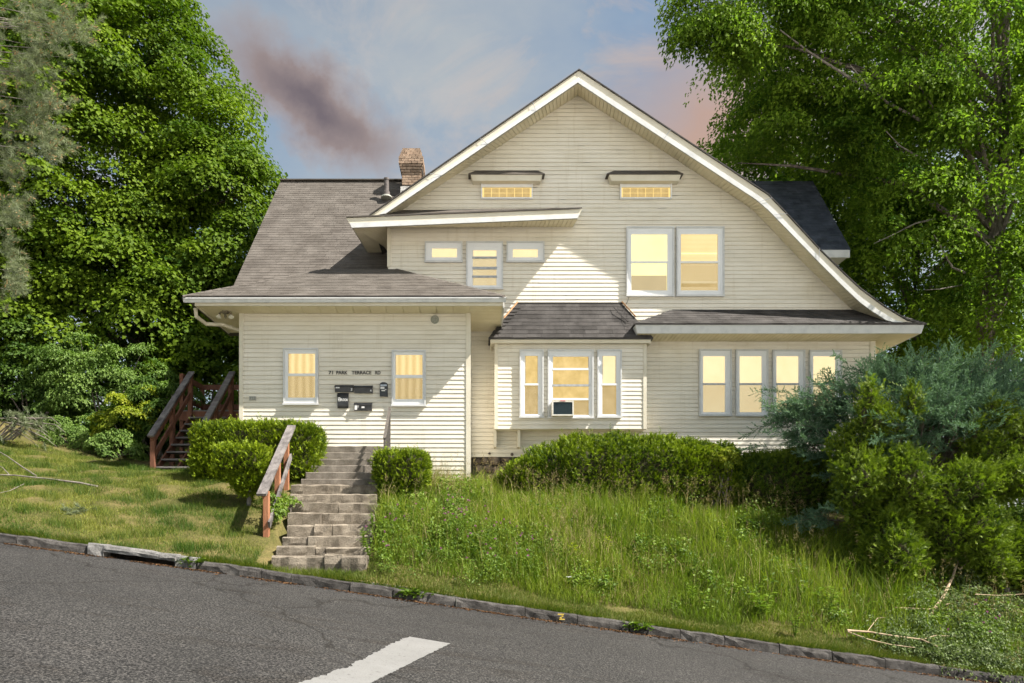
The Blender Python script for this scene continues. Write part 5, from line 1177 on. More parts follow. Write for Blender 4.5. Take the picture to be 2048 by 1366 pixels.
# cut pine branch lying behind the lawn at the left edge
cpb = thing('cut_pine_branch', at3(60, 872, 17.2), 'drooping grey green cut pine branch lying at the left lawn edge', 'branch')
c0 = np.array([at3(random.gauss(45, 28), random.gauss(842, 14), 17.3 + random.uniform(-.3, .3)) for _ in range(60)]); a0 = unit(RNG.normal(0, .35, (60, 3)) + np.array([.5, -.1, -.55]))
t0_ = RNG.uniform(0, 1, (60, 90, 1)) * .2
needles('needles', (c0[:, None] + a0[:, None] * t0_).reshape(-1, 3), unit(a0[:, None] * .9 + RNG.normal(0, .4, (60, 90, 3))).reshape(-1, 3), RNG.uniform(.09, .15, 5400), np.full(5400, .007), RNG.uniform(.1, .7, 5400), M['pine'], cpb)
mb = MB()
for i in range(10):
    s = Vector(at3(-30 + i * 6, 880, 17.3)); e = Vector(at3(30 + i * 9, 835 + (i % 4) * 14, 17.2)); mb.tube([s, s.lerp(e, .5) + Vector((0, 0, .25)), e, e + Vector((.25, 0, -.2))], [.022, .016, .010, .004], 5, cap=False)
mb.build('branches', M['bark_grey'], cpb)

# far woods closing the view
fw_c = np.array([(random.choice([random.uniform(-46, -13), random.uniform(15, 46)]), random.uniform(37, 45), 0) for _ in range(650)])
fw_c[:, 2] = gz(fw_c[:, 0], fw_c[:, 1]) + RNG.uniform(0, 1, 650) ** .8 * np.where(fw_c[:, 0] < 0, 10.5, 12.0)
P, T, Nn, L, Wd, ti = tufts(fw_c, unit(np.array([0, -1.0, .4]) + rnd(650) * .3), RNG.uniform(1.1, 1.9, 650), 50, lsize=.34, asp=.75)
fw = leaves('far_woods', P, T, Nn, L, Wd, ti, M['dark']); struct(fw, 'stuff', 'dense dark woodland closing the view far behind')

# ------------------------------------------------------------------ clipped yews
def inside_any(P, ells, skip, k=.93):
    ins = np.zeros(len(P), bool)
    for j, (c, r, pw_) in enumerate(ells):
        if j == skip: continue
        q = np.abs((P - np.array(c)) / (np.array(r) * k)); ins |= (q ** pw_).sum(1) < 1
    return ins
def yew(name, label, cat, ells, dens, mat='yew', shoot=.10, per=11, nl=.034, nw=.0085, group=None, tip=.5, tbase=.30, wild=.25, core=.74, trunk=None, corename='inner_core'):
    """ells: (centre, radii, squareness); shoots all over the outside of the union"""
    lo = min(c[2] - r[2] for c, r, p in ells); c0_ = ells[0][0]
    t = thing(name, (c0_[0], c0_[1], lo), label, cat, group); B, O = [], []
    for j, (c, r, pw_) in enumerate(ells):
        A = 4 * math.pi * ((r[0] * r[1]) ** 1.6 / 3 + (r[0] * r[2]) ** 1.6 / 3 + (r[1] * r[2]) ** 1.6 / 3) ** (1 / 1.6); n = int(A * dens * 1.5); d = unit(RNG.normal(size=(n * 5, 3))); rq = (np.abs(d) ** pw_).sum(1) ** (-1 / pw_); pq = d * np.array(r) * rq[:, None]
        nq = unit(np.sign(d) * np.abs(d) ** (pw_ - 1) / np.array(r)); wt = rq ** 3 * r[0] * r[1] * r[2] / np.maximum((pq * nq).sum(1), .02); d = d[RNG.choice(len(d), n, p=wt / wt.sum())]
        rr = (np.abs(d) ** pw_).sum(1) ** (-1 / pw_); P = np.array(c) + d * np.array(r) * rr[:, None]
        w = 1 + (.35 if pw_ > 3.9 else 1) * (.045 * np.sin(P[:, 0] * 7 + j) + .045 * np.sin(P[:, 2] * 9 + P[:, 1] * 6) + .03 * np.sin(P[:, 0] * 17 + P[:, 2] * 13))
        P = np.array(c) + (P - np.array(c)) * w[:, None]
        nrm = unit(np.sign(d) * np.abs(d) ** (pw_ - 1) / np.array(r))
        keep = ~inside_any(P, ells, j) & (nrm[:, 1] < .55) & (P[:, 2] > lo - .02); B.append(P[keep]); O.append(nrm[keep])
    B, O = np.concatenate(B), np.concatenate(O); m = RNG.uniform(0, 1, len(B)) < .6
    B, O = np.concatenate([B, B[m] - O[m] * RNG.uniform(.07, .2, (m.sum(), 1))]), np.concatenate([O, O[m]]); k = len(B)
    ax = unit(O * .55 + np.array([0, 0, .55]) + rnd(k) * wild); B = B - O * RNG.uniform(0, shoot * .9, (k, 1))
    Ln = shoot * RNG.uniform(.6, 1.35, k) * (1 + 1.0 * (RNG.uniform(0, 1, k) < .035)); side = perp(rnd(k), ax); per_ = per
    s = np.linspace(.12, 1, per_)[None, :, None] * np.ones((k, 1, 1)); sg = np.where(np.arange(per_) % 2 == 0, 1.0, -1.0)[None, :, None]
    C = B[:, None] + ax[:, None] * (s * Ln[:, None, None]); Tn = unit(side[:, None] * sg * .8 + ax[:, None] * .65 + RNG.normal(0, .22, (k, per_, 3)))
    Nn = perp(np.cross(ax, side)[:, None] + RNG.normal(0, .25, (k, per_, 3)), Tn)
    ti = tbase + tip * (s[..., 0] - .4) + RNG.normal(0, .09, (k, per_)) + RNG.normal(0, .13, (k, 1)) + .10 * np.sin(B[:, 0] * 3.1 + B[:, 2] * 4)[:, None]
    L = nl * RNG.uniform(.7, 1.25, k * per_)
    Bn = np.cross(Nn, Tn).reshape(-1, 3); Cf, Tf = C.reshape(-1, 3), Tn.reshape(-1, 3); wv = Bn * (L * (nw / nl) * .95)[:, None]
    np_mesh('foliage', np.stack([Cf - wv, Cf + wv, Cf + Tf * L[:, None] * 1.1], 1).reshape(-1, 3), np.arange(3 * len(Cf)).reshape(-1, 3), ti.ravel(), M[mat], t)
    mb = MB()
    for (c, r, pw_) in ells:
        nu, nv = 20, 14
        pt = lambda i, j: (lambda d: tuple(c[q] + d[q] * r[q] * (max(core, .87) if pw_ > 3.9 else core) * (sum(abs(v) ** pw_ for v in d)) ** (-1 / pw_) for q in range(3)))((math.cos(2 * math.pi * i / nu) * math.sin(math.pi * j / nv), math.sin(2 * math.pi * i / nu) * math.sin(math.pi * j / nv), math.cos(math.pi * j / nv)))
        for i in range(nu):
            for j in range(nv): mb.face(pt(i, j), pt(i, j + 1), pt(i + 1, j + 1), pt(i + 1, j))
    mb.build(corename, M['twig'], t)  # solid dark core in twig colour, fills the bush behind its shoots
    if trunk:
        for (x, y, r_) in trunk: MB().tube([(x, y, gz1(x, y) - .1), (x + .02, y, lo + .3)], [r_, r_ * .7], 8).build('trunk', M['bark_grey'], t)
    return t
GY = 'clipped yew bushes in front of the house'
yew('yew_hedge', 'large box clipped bright green yew hedge left of the steps', 'hedge', [((-4.70, 14.95, 1.86), (1.30, .52, .62), 8.0), ((-5.42, 14.9, 1.80), (.56, .48, .62), 4.0)], 720, group=GY, trunk=[(-5.2, 14.95, .04), (-4.3, 14.95, .04)])
yew('yew_bush', 'small flat topped clipped yew in front of the hedge', 'bush', [((-4.45, 13.2, 1.54), (.46, .37, .23), 7.0), ((-4.38, 13.2, 1.24), (.30, .28, .36), 2.4)], 800, group=GY, tbase=.42, trunk=[(-4.36, 13.2, .05)])
yew('yew_bush', 'clipped yew bush right of the steps below the metal rail', 'bush', [((-1.55, 13.9, 1.44), (.52, .40, .32), 6.0), ((-1.58, 13.9, 1.08), (.40, .34, .42), 3.2)], 720, group=GY, tbase=.28, trunk=[(-1.58, 13.9, .05)])
yew('yew_bush', 'long low mounded yew under the bay window', 'bush', [((3.0, 15.0, 1.48), (2.0, .75, .74), 2.8), ((1.45, 15.0, 1.28), (1.05, .6, .52), 2.6), ((4.6, 15.0, 1.42), (1.05, .65, .68), 2.8)], 400, 'yew', group=GY, tbase=.26, wild=.4)
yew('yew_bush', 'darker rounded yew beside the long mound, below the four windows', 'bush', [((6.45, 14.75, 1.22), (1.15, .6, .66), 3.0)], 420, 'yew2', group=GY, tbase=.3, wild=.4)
big = []
def env(px): return np.interp(px, [1680, 1720, 1745, 1780, 1830, 1870, 1900, 1960, 2000, 2030, 2080, 2200], [900, 850, 800, 850, 870, 850, 890, 870, 830, 835, 850, 880])   # upper outline of the shaggy yew
random.seed(21)
for _ in range(64):
    px = random.uniform(1700, 2190); t_ = random.uniform(0, 1) ** .8; yt = float(env(px)) + 25; yb = float(np.interp(px, [1690, 1760, 1900, 2200], [1010, 1110, 1165, 1170]))
    D = random.uniform(12.5, 13.3) - .25 * t_; r_ = random.uniform(.26, .46); p = W(px, yt + (yb - yt) * t_, D); big.append(((p.x, p.y, p.z), (r_, r_ * .8, r_ * random.uniform(.9, 1.35)), 2.0))
for px, py, h in ((1740, 800, .36), (1727, 835, .3), (1823, 805, .34), (1790, 850, .25), (1985, 825, .28), (2012, 835, .3), (1950, 862, .22)): p = W(px, py, 12.75); big.append(((p.x, p.y, p.z), (.13, .12, h), 1.8))
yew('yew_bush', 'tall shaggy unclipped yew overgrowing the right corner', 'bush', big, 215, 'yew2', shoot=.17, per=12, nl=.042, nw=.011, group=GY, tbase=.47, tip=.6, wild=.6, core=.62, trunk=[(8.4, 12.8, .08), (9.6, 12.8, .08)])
for i_, (c_, r_, m_) in enumerate((((12.6, 15.6, .6), (1.9, .8, 1.5), 'dark'), ((11.3, 13.6, -.3), (.9, .5, .8), 'shrub'))):
    shrub('leafy_shrub', ('dark leafy shrub behind the shaggy yew at the right edge', 'sunlit pale green shrub below the shaggy yew at the right edge')[i_], c_, r_, 24, m_, .09, .6, 60, .45, .36, 'shrubs in front of the house')
shrub('leafy_shrub', 'small yellow green shrub between the two mounded yews', at3(1447, 915, 14.6), (.28, .25, .26), 9, 'gold', .06, .55, 45, .14, .13, 'shrubs in front of the house')

# ------------------------------------------------------------------ blue green juniper
jun = thing('juniper_bush', (8.9, 14.3, gz1(8.9, 14.3)), 'spreading blue green juniper with feathery sprays behind the tall yew', 'bush', GY)
def plumes(starts, dirs, lens, nt, nn):
    k = len(starts); s = np.linspace(.1, 1, nt)[None, :, None]
    axis = starts[:, None] + dirs[:, None] * s * lens[:, None, None] + np.array([0, 0, -1.0]) * (s ** 2) * lens[:, None, None] * .10
    tang = unit(dirs[:, None] + np.array([0, 0, -.2]) * s); sd = perp(rnd(k), dirs)
    sg = np.where(np.arange(nt) % 2 == 0, 1.0, -1.0)[None, :, None]
    td = unit(tang * .85 + sd[:, None] * sg * .6 + RNG.normal(0, .28, (k, nt, 3)) + np.array([0, 0, .12])); tl = (lens[:, None, None] * .33 * (1.15 - .75 * s) * RNG.uniform(.7, 1.3, (k, nt, 1)))
    q = np.linspace(0, 1, nn)[None, None, :, None]
    C = axis[:, :, None] + td[:, :, None] * q * tl[:, :, None]
    T = unit(td[:, :, None] * .85 + RNG.normal(0, .42, (k, nt, nn, 3)))
    tint = (RNG.uniform(.2, .7, (k, 1, 1)) + .28 * (s * np.ones((k, 1, 1)))[..., 0][..., None] - .1 + RNG.normal(0, .1, (k, nt, nn)))
    return C.reshape(-1, 3), T.reshape(-1, 3), tint.ravel(), axis
st_, di_, le_ = [], [], []
def jn(px, py, D, n, dx, dz, L, sp=.35, spread=(.5, .3, .3)):
    c = np.array(at3(px, py + (28 if py < 830 else 0), D))
    for _ in range(int(n * 1.8)):
        st_.append(c + RNG.normal(0, 1, 3) * np.array(spread) * .6); di_.append((dx + random.gauss(0, sp), random.gauss(-.35, .35), dz + random.gauss(0, sp * .6))); le_.append(L * random.uniform(.65, 1.25))
for a in [(1700, 790, 14.4, 22, -.9, .5, .9), (1640, 830, 14.3, 20, -1, .25, .75), (1600, 850, 14.3, 10, -1, .1, .6), (1650, 880, 14.4, 16, -.9, -.1, .6), (1780, 770, 14.3, 30, -.4, .75, .8), (1760, 740, 14.4, 8, -1, .5, .9), (1850, 780, 14.1, 38, .0, .7, .8), (1930, 790, 14.0, 38, .5, .6, .85), (2000, 800, 13.9, 34, .7, .5, .8), (2060, 810, 13.9, 30, .6, .5, .8), (1850, 840, 13.7, 32, -.3, .35, .7), (1930, 860, 13.5, 26, -.1, .3, .7), (1780, 850, 13.8, 24, -.6, .2, .65), (1820, 905, 13.5, 16, -.8, .05, .6), (1690, 880, 14.2, 22, -.7, 0, .6), (1720, 930, 14.0, 16, -.7, -.1, .55), (1650, 1040, 13.3, 10, -1, .05, .6, .25, (.3, .2, .12)), (1700, 820, 14.5, 20, -.6, .3, .7), (2040, 860, 13.8, 20, .3, .3, .7), (1850, 800, 13.2, 20, -.2, .5, .7), (1920, 815, 13.1, 22, .2, .4, .7), (1880, 850, 12.9, 16, -.4, .2, .6), (1800, 880, 12.9, 9, -.9, .05, .6), (1980, 790, 13.2, 18, .4, .5, .7), (2030, 760, 13.6, 16, .6, .4, .8), (1860, 745, 14.2, 16, .1, .7, .7), (1940, 750, 14.2, 14, .3, .6, .7)]: jn(*a)
st_, di_, le_ = np.array(st_), unit(np.array(di_)), np.array(le_)
C, T, ti, axis = plumes(st_, di_, le_, 20, 17)
needles('foliage', C, T, RNG.uniform(.028, .052, len(C)), np.full(len(C), .015), ti, M['juniper'], jun)
mb = MB()
for i in range(0, len(axis), 2): mb.tube([Vector(p) for p in axis[i, ::6]], [.008, .006, .004, .002][:len(axis[i, ::6])], 4, cap=False)
for i in range(0, len(axis), 9): s = Vector((8.9, 14.4, gz1(8.9, 14.4))); e = Vector(st_[i]); mb.tube([s, s.lerp(e, .5) + Vector((0, 0, .2)), e], [.05, .03, .012], 5, cap=False)
mb.build('branches', M['bark'], jun)

# ------------------------------------------------------------------ grass
def in_steps(x, d): return (x > np.interp(d, [10.8, 13.8, 15.8], [-3.45, -3.72, -3.55])) & (x < np.interp(d, [10.8, 13.8, 15.8], [-1.72, -2.0, -1.95])) & (d > 10.65)
def in_house(x, d): return ((x > -5.45) & (x < -.15) & (d > DP - .02)) | ((x > -.3) & (x < 9.7) & (d > DM - .02))
def blades(name, X, D, h, w, lean, tint, mat, segs=1, label=None, parent=None, droop=.5):
    n = len(X); Z = gz(X, D) - .01; base = np.stack([X, D, Z], 1); a = RNG.uniform(0, 2 * math.pi, n); r = np.stack([np.cos(a), np.sin(a), np.zeros(n)], 1)
    ld = RNG.uniform(0, 2 * math.pi, n); ln = np.stack([np.cos(ld), np.sin(ld), np.zeros(n)], 1) * (h * lean * RNG.uniform(0, 1, n))[:, None]
    up = np.stack([np.zeros(n), np.zeros(n), h], 1); wv = r * (w / 2)[:, None]
    if segs == 1:
        V = np.stack([base - wv, base + wv, base + up + ln], 1).reshape(-1, 3); Fi = np.arange(3 * n).reshape(-1, 3); ti = tint
    else:
        m = base + up * .55 + ln * .3; tip = base + up * (1 - droop * .25) + ln
        V = np.stack([base - wv, base + wv, m + wv * .75, m - wv * .75, tip], 1).reshape(-1, 3); i = np.arange(n)[:, None] * 5
        Fi = np.concatenate([i + [0, 1, 2], i + [0, 2, 3], i + [3, 2, 4]], 1).reshape(-1, 3); ti = np.repeat(tint, 3)
    return np_mesh(name, V, Fi, ti, mat, parent)
def patchy(X, D, s=1.0): return .5 + .25 * np.sin(X * 1.7 * s + 1.3 * np.sin(D * 1.1 * s)) + .25 * np.sin(D * 2.3 * s + 1.7 * np.sin(X * 1.3 * s + 2))
def scatter(n, x0, x1, d0, d1, ok):
    X, D = RNG.uniform(x0, x1, n), RNG.uniform(d0, d1, n); m = ok(X, D) & ~in_steps(X, D) & ~in_house(X, D); return X[m], D[m]
def back_edge(X): return np.interp(X, [-15, -11, -8.2, -6, -4, 0], [18.4, 17.9, 16.8, 15.6, 15.6, 15.8])
X, D = scatter(330000, -14.5, -3.2, 10.36, 18.4, lambda x, d: (d < back_edge(x)) & (x > -(d * .70 + .6)))
pt_ = patchy(X, D) * .6 + .4 * RNG.uniform(0, 1, len(X)); pt_ = pt_ - .45 * np.clip((11.0 - D) / .6, 0, 1)
bare = np.exp(-((X + 3.75) ** 2 / .16 + (D - 12.3) ** 2 / .5)); keep = RNG.uniform(0, 1, len(X)) > bare * .9
X, D, pt_ = X[keep], D[keep], pt_[keep]
lw = blades('lawn_grass', X, D, RNG.uniform(.03, .095, len(X)) * (.7 + .9 * (patchy(X, D, 3.3) > .68) + .4 * (patchy(X + 4, D, 6.0) > .7)), RNG.uniform(.005, .010, len(X)), .9, np.clip(pt_ * 1.0 - .14 + RNG.normal(0, .2, len(X)) - .22 * (patchy(X, D, 3.3) > .68), 0, 1), M['lawn']); struct(lw, 'stuff', 'short sunlit mown grass on the sloping left lawn')
X, D = scatter(90000, -3.6, 12.5, 10.36, 11.45, lambda x, d: d < 11.05 + .25 * np.sin(x * 2.1) + .1 * np.sin(x * 5.3))
vg = blades('verge_grass', X, D, RNG.uniform(.04, .10, len(X)), RNG.uniform(.005, .011, len(X)), .9, np.clip(.30 + .35 * patchy(X, D, 2) * RNG.uniform(.3, 1, len(X)) - .1, 0, 1), M['lawn']); struct(vg, 'stuff', 'low green grass strip along the kerb')
def bank_ok(x, d): return (d > 10.85 + .12 * np.sin(x * 3.1)) & (x > np.interp(d, [10.8, 13.8, 15.8], [-1.65, -1.9, -1.9])) & (d < np.interp(x, [-2, .2, .6, 5.5, 7.5, 9, 12.5], [15.75, 15.9, 14.5, 14.3, 13.4, 12.0, 11.8]))
X, D = scatter(115000, -2.0, 12.5, 10.8, 16, bank_ok)
soil = np.exp(-((X - 6.6) ** 2 / 1.1 + (D - 13.1) ** 2 / .18)) + np.exp(-((X - 8.2) ** 2 / 1.5 + (D - 12.0) ** 2 / .15)); keep = RNG.uniform(0, 1, len(X)) > soil * .95; X, D = X[keep], D[keep]
ug = blades('undergrowth_grass', X, D, RNG.uniform(.10, .30, len(X)), RNG.uniform(.006, .012, len(X)), 1.0, np.clip(.15 + .6 * patchy(X, D, .8) * RNG.uniform(.2, 1, len(X)), 0, 1), M['tall'], 2); struct(ug, 'stuff', 'tangled green undergrowth on the right bank')
X, D = scatter(62000, -2.0, 12.5, 11.0, 16, bank_ok); q = patchy(X, D, 1.3); keep = RNG.uniform(0, 1, len(X)) < (.25 + .8 * q) * np.where(D < 11.5, .4, 1) * np.where(X > 7.6, .45, 1); X, D = X[keep], D[keep]
hgt = RNG.uniform(.26, .76, len(X)) * (.55 + .6 * patchy(X, D, .7)) * (.8 + .35 * patchy(X, D, 2.1))
tg = blades('meadow_grass', X, D, hgt, RNG.uniform(.006, .013, len(X)), .75, np.clip(.12 + .42 * patchy(X, D, .9) + .25 * patchy(X, D, 2.7) + RNG.normal(0, .18, len(X)), 0, 1), M['tall'], 2); struct(tg, 'stuff', 'tall unmown meadow grass on the bank before the house')
X, D = scatter(5200, -2.0, 10.5, 11.2, 16, bank_ok); dry = np.exp(-((X - 1.5) ** 2 / .25 + (D - 12.4) ** 2 / 1.2)) + .16 + .5 * np.exp(-((D - np.interp(X, [-2, .2, .6, 5.5, 7.5], [15.6, 15.7, 14.3, 14.1, 13.3])) ** 2) / .12); keep = RNG.uniform(0, 1, len(X)) < dry; X, D = X[keep], D[keep]
sg_ = blades('dry_stalks', X, D, RNG.uniform(.5, .85, len(X)), RNG.uniform(.005, .008, len(X)), .55, RNG.uniform(0, 1, len(X)), M['straw'], 2); struct(sg_, 'stuff', 'dry straw coloured stalks standing in the meadow grass')
# seed heads on a share of the stalks
n = min(700, len(X)); hz_ = RNG.uniform(.45, .8, n); C = np.stack([X[:n], D[:n], gz(X[:n], D[:n]) + hz_], 1); C = (C[:, None] + RNG.normal(0, 1, (n, 16, 3)) * np.array([.018, .018, .055])).reshape(-1, 3); T = unit(np.array([0, 0, 1.0]) + RNG.normal(0, .6, C.shape))
sh_ = needles('seed_heads', C, T, RNG.uniform(.02, .04, len(C)), np.full(len(C), .007), RNG.uniform(.2, 1, len(C)), M['straw']); struct(sh_, 'stuff', 'feathery pale seed heads above the meadow grass')

X, D = scatter(3400, -2.0, 12.0, 10.95, 15.5, bank_ok); q = patchy(X + 3, D, 1.9) + .35 * patchy(X, D + 5, 4.3); keep = q > .72; X, D = X[keep], D[keep]
k = len(X); base = np.repeat(np.stack([X, D, gz(X, D)], 1), 16, 0); hh_ = np.repeat(RNG.uniform(.12, .46, k), 16); C = base + RNG.normal(0, 1, base.shape) * np.array([.06, .06, 0]); C[:, 2] += hh_ * RNG.uniform(.3, 1.05, len(C))
Nn = unit(np.array([0, -.35, 1.0]) + rnd(len(C)) * .55); T = perp(rnd(len(C)) + np.array([0, 0, .3]), Nn); ls_ = np.repeat(RNG.uniform(.035, .085, k), 16) * RNG.uniform(.7, 1.2, len(C))
wc = leaves('weed_cover', C, T, Nn, ls_, ls_ * np.repeat(RNG.uniform(.3, .7, k), 16), np.repeat(RNG.uniform(0, .9, k), 16) + RNG.normal(0, .1, len(C)), M['weed']); struct(wc, 'stuff', 'mixed low leafy weeds growing through the bank grass')
X, D = scatter(26000, -2.0, 12.0, 10.95, 15.5, bank_ok); q = patchy(X - 2, D + 1, 1.1) * patchy(X, D, 3.1); keep = q > .36; X, D = X[keep], D[keep]
dg_ = blades('dead_grass', X, D, RNG.uniform(.12, .38, len(X)), RNG.uniform(.004, .008, len(X)), 1.6, RNG.uniform(0, .8, len(X)), M['straw'], 2); struct(dg_, 'stuff', 'matted brown dead grass between the green')
X = RNG.uniform(-9.5, 12, 15000); X = X[(patchy(X, X * .37, 3.0) + RNG.uniform(0, .6, len(X)) > .62) & ~((X > -5.75) & (X < -4.3))]; D = np.full(len(X), KD + .12) + RNG.uniform(-.03, .16, len(X))
n_ = len(X); base = np.stack([X, D, zk(X) - .005], 1); hh_ = RNG.uniform(.04, .13, n_); tip_ = base + np.stack([RNG.normal(0, .04, n_), -RNG.uniform(.0, .14, n_), hh_], 1); wv_ = np.stack([RNG.uniform(.003, .006, n_), np.zeros(n_), np.zeros(n_)], 1)
kg = np_mesh('kerb_grass', np.stack([base - wv_, base + wv_, tip_], 1).reshape(-1, 3), np.arange(3 * n_).reshape(-1, 3), np.clip(.25 + RNG.normal(0, .2, n_), 0, 1), M['lawn']); struct(kg, 'stuff', 'grass blades hanging over the top of the kerb')

# ------------------------------------------------------------------ single weeds and flowers
def weed(label, x, d, h, nleaf, ll, lw_, mat='weed', spread=.6, cat='weed', group='leafy weeds on the bank', stems=1):
    z = gz1(x, d); t = thing('leafy_weed', (x, d, z), label, cat, group); Cs, Ts, Ns = [], [], []; mb = MB()
    for s in range(stems):
        ang = random.uniform(0, 6.28); lean = Vector((math.cos(ang), math.sin(ang), 0)) * h * spread * random.uniform(.1, .5); hh = h * random.uniform(.75, 1.1)
        top = Vector((x, d, z + hh)) + lean; b = Vector((x, d, z - .03)); mb.tube([b, b.lerp(top, .5) + Vector((0, 0, .03)), top], [.008, .007, .003], 5, cap=False)
        for k in range(nleaf):
            f = .25 + .75 * k / nleaf; p = b.lerp(top, f); a = ang + k * 1.65 + random.uniform(-.3, .3)
            dirv = Vector((math.cos(a), math.sin(a), random.uniform(.1, .6))).normalized(); Cs.append(p + dirv * ll * .5); Ts.append(dirv); nn = Vector((-dirv.x * .4, -dirv.y * .4, 1)); Ns.append(nn)
    Ta = unit(np.array(Ts)); Na = perp(np.array(Ns), Ta); k = len(Cs)
    leaves('leaves', np.array(Cs), Ta, Na, ll * RNG.uniform(.75, 1.15, k), lw_ * RNG.uniform(.8, 1.1, k), RNG.uniform(.3, .95, k), M[mat], t, fold=.08, droop=.15)
    mb.build('stem', M['weed'], t); return t
def wp(px, py, lo=10.5, hi=16.0):                          # ground point seen at a pixel
    dx, dz = (px - CX) / F, (HY - py) / F
    for D in np.arange(lo, hi, .02):
        if gz1(dx * D, D) >= dz * D: return dx * D, D
    return dx * 12, 12.0
for lb, px, py, h, nl_, ll, lw_, st in (('big milkweed with broad pale green leaves, nearest the kerb on the bank', 1525, 1240, .55, 12, .15, .065, 3), ('milkweed clump right of the biggest one', 1655, 1245, .55, 11, .14, .055, 3), ('milkweed left of the biggest one', 1385, 1215, .42, 10, .12, .05, 2), ('young milkweed below bare soil under the tall yew', 1575, 1130, .35, 9, .11, .05, 2), ('leafy weed growing beside the cut brush', 1740, 1245, .35, 8, .11, .05, 2), ('yellowish leafy weed in the middle of the bank', 1215, 1110, .34, 12, .09, .045, 4), ('upright yellow green weed spike on the bank', 1455, 1090, .45, 16, .06, .03, 2)):
    x, d = wp(px, py); weed(lb, x, d, h, nl_, ll, lw_, stems=st, mat='gold' if 'yellow' in lb else 'weed')
WL = [('low broad leaved weed near the foot of the steps', 765, 1085, 'weed'), ('leafy weed on the bank just right of the clover', 1075, 1075, 'weed'), ('leafy weed high on the bank under the mounded yew', 1180, 1035, 'weed'), ('bright weed above the pale plastic bag', 1150, 1130, 'gold'), ('leafy weed between the bag and the milkweeds', 1265, 1185, 'weed'), ('weed clump on the upper bank below the yellow shrub', 1420, 1060, 'gold'), ('weed clump at the edge of the bare soil', 1600, 1090, 'weed'), ('tall leafy weed right of the bare soil', 1690, 1160, 'weed'), ('leafy weed beside the kerb below the milkweeds', 1590, 1275, 'weed'), ('weed clump at the top of the clover patch', 890, 1035, 'weed'), ('weeds leaning over the lowest steps from the right', 738, 1122, 'weed'), ('leafy weeds overhanging the middle steps from the right', 745, 1060, 'weed'), ('small weeds at the right end of the second lowest step', 729, 1105, 'weed')]
for lb, px, py, mm in WL:
    x, d = wp(px, py); weed(lb, x, d, random.uniform(.28, .45), 10, random.uniform(.07, .11), .04, mm, stems=4)
for lb, px, py in (('weed rosette growing from the kerb beside the drain', 379, 1126), ('weed tuft spilling over the kerb below the steps', 826, 1190), ('small weed tuft on the kerb toward the brush pile', 1276, 1247)):
    X_ = XA(px, KD); t = thing('kerb_weed', (X_, KD, float(zk(X_))), lb, 'weed', 'weeds growing out of the kerb')
    k = 90; a = RNG.uniform(0, 6.28, k); T = unit(np.stack([np.cos(a), np.sin(a) - .35, RNG.uniform(.0, .9, k)], 1)); C = np.array([X_, KD + .02, float(zk(X_)) - .06]) + RNG.normal(0, 1, (k, 3)) * np.array([.10, .015, .03]) + T * .05
    leaves('leaves', C, T, perp(np.array([0, 0, 1.0]) + rnd(k) * .3, T), RNG.uniform(.06, .15, k), RNG.uniform(.02, .04, k), RNG.uniform(.1, .8, k), M['weed'], t)
# clover patch with pink heads
CLV = []
for cx_, cy_, n, s1, s2 in ((1000, 1120, 60, 55, 32), (905, 1060, 26, 16, 26), (790, 1100, 26, 28, 40), (930, 1085, 22, 25, 18), (1960, 1290, 16, 26, 16)):
    for _ in range(n): CLV.append(wp(random.gauss(cx_, s1), random.gauss(cy_, s2)))
CLV = np.array(CLV); k = len(CLV); zc = gz(CLV[:, 0], CLV[:, 1])
base = np.repeat(np.c_[CLV, zc], 42, 0); C = base + RNG.normal(0, 1, base.shape) * np.array([.09, .09, .0]) + np.c_[np.zeros(len(base)), np.zeros(len(base)), RNG.uniform(.05, .42, len(base))]
Nn = unit(np.array([0, -.4, 1.0]) + rnd(len(C)) * .5); T = perp(rnd(len(C)), Nn)
cl = leaves('clover', C, T, Nn, RNG.uniform(.03, .055, len(C)), RNG.uniform(.02, .035, len(C)), RNG.uniform(0, .8, len(C)), M['weed']); struct(cl, 'stuff', 'low leafy clover on the bank beside the steps')
for i in range(0, k, 2):
    p = np.array([CLV[i, 0] + random.gauss(0, .05), CLV[i, 1] - .04, zc[i] + random.uniform(.36, .50)]); q = 16; T = unit(rnd(q) + np.array([0, -.3, .6]))
    t = leaves('clover_flower', p + T * .012, T, perp(rnd(q), T), np.full(q, .026), np.full(q, .012), RNG.uniform(0, 1, q), M['pink']); tag(t, 'small pink clover head among the leafy clover', 'flower', 'pink clover heads')
# vine at the foot of the timber handrail
shrub('climbing_vine', 'straggling green vine twining round the timber handrail posts', (-3.62, 12.85, .62), (.14, .75, .36), 11, 'weed', .06, .55, 20, .15, .13, 'shrubs in front of the house', 'vine')

# ------------------------------------------------------------------ branches on the left lawn and brush by the kerb
def stick(mb, pts, r): mb.tube([Vector(p) for p in pts], [r * (1 - .6 * i / (len(pts) - 1)) for i in range(len(pts))], 6)
def gpt(px, py, lift=.03):
    x, d = wp(px, py); return Vector((x, d, gz1(x, d) + lift))
fb_ = thing('fallen_branch', gpt(60, 962), 'long bare grey branch lying on the left lawn', 'branch')
mb = MB(); stick(mb, [gpt(195, 977), gpt(160, 971, .05), gpt(95, 964, .06), gpt(30, 957, .06), gpt(-60, 953, .05)], .026); stick(mb, [gpt(72, 958, .06), gpt(45, 944, .10), gpt(15, 928, .16), gpt(-20, 912, .22)], .016); stick(mb, [gpt(18, 955, .06), gpt(4, 944, .1), gpt(-20, 935, .12)], .010); mb.build('branch', M['bark_grey'], fb_)
stick(mb := MB(), [gpt(50, 970, .03), gpt(20, 985, .03), gpt(-10, 992, .03)], .008); mb.build('twig', M['bark_grey'], fb_)
pc_ = thing('pine_sprig', gpt(140, 1026), 'grey green clump of pine sprigs dropped on the lawn', 'sprig')
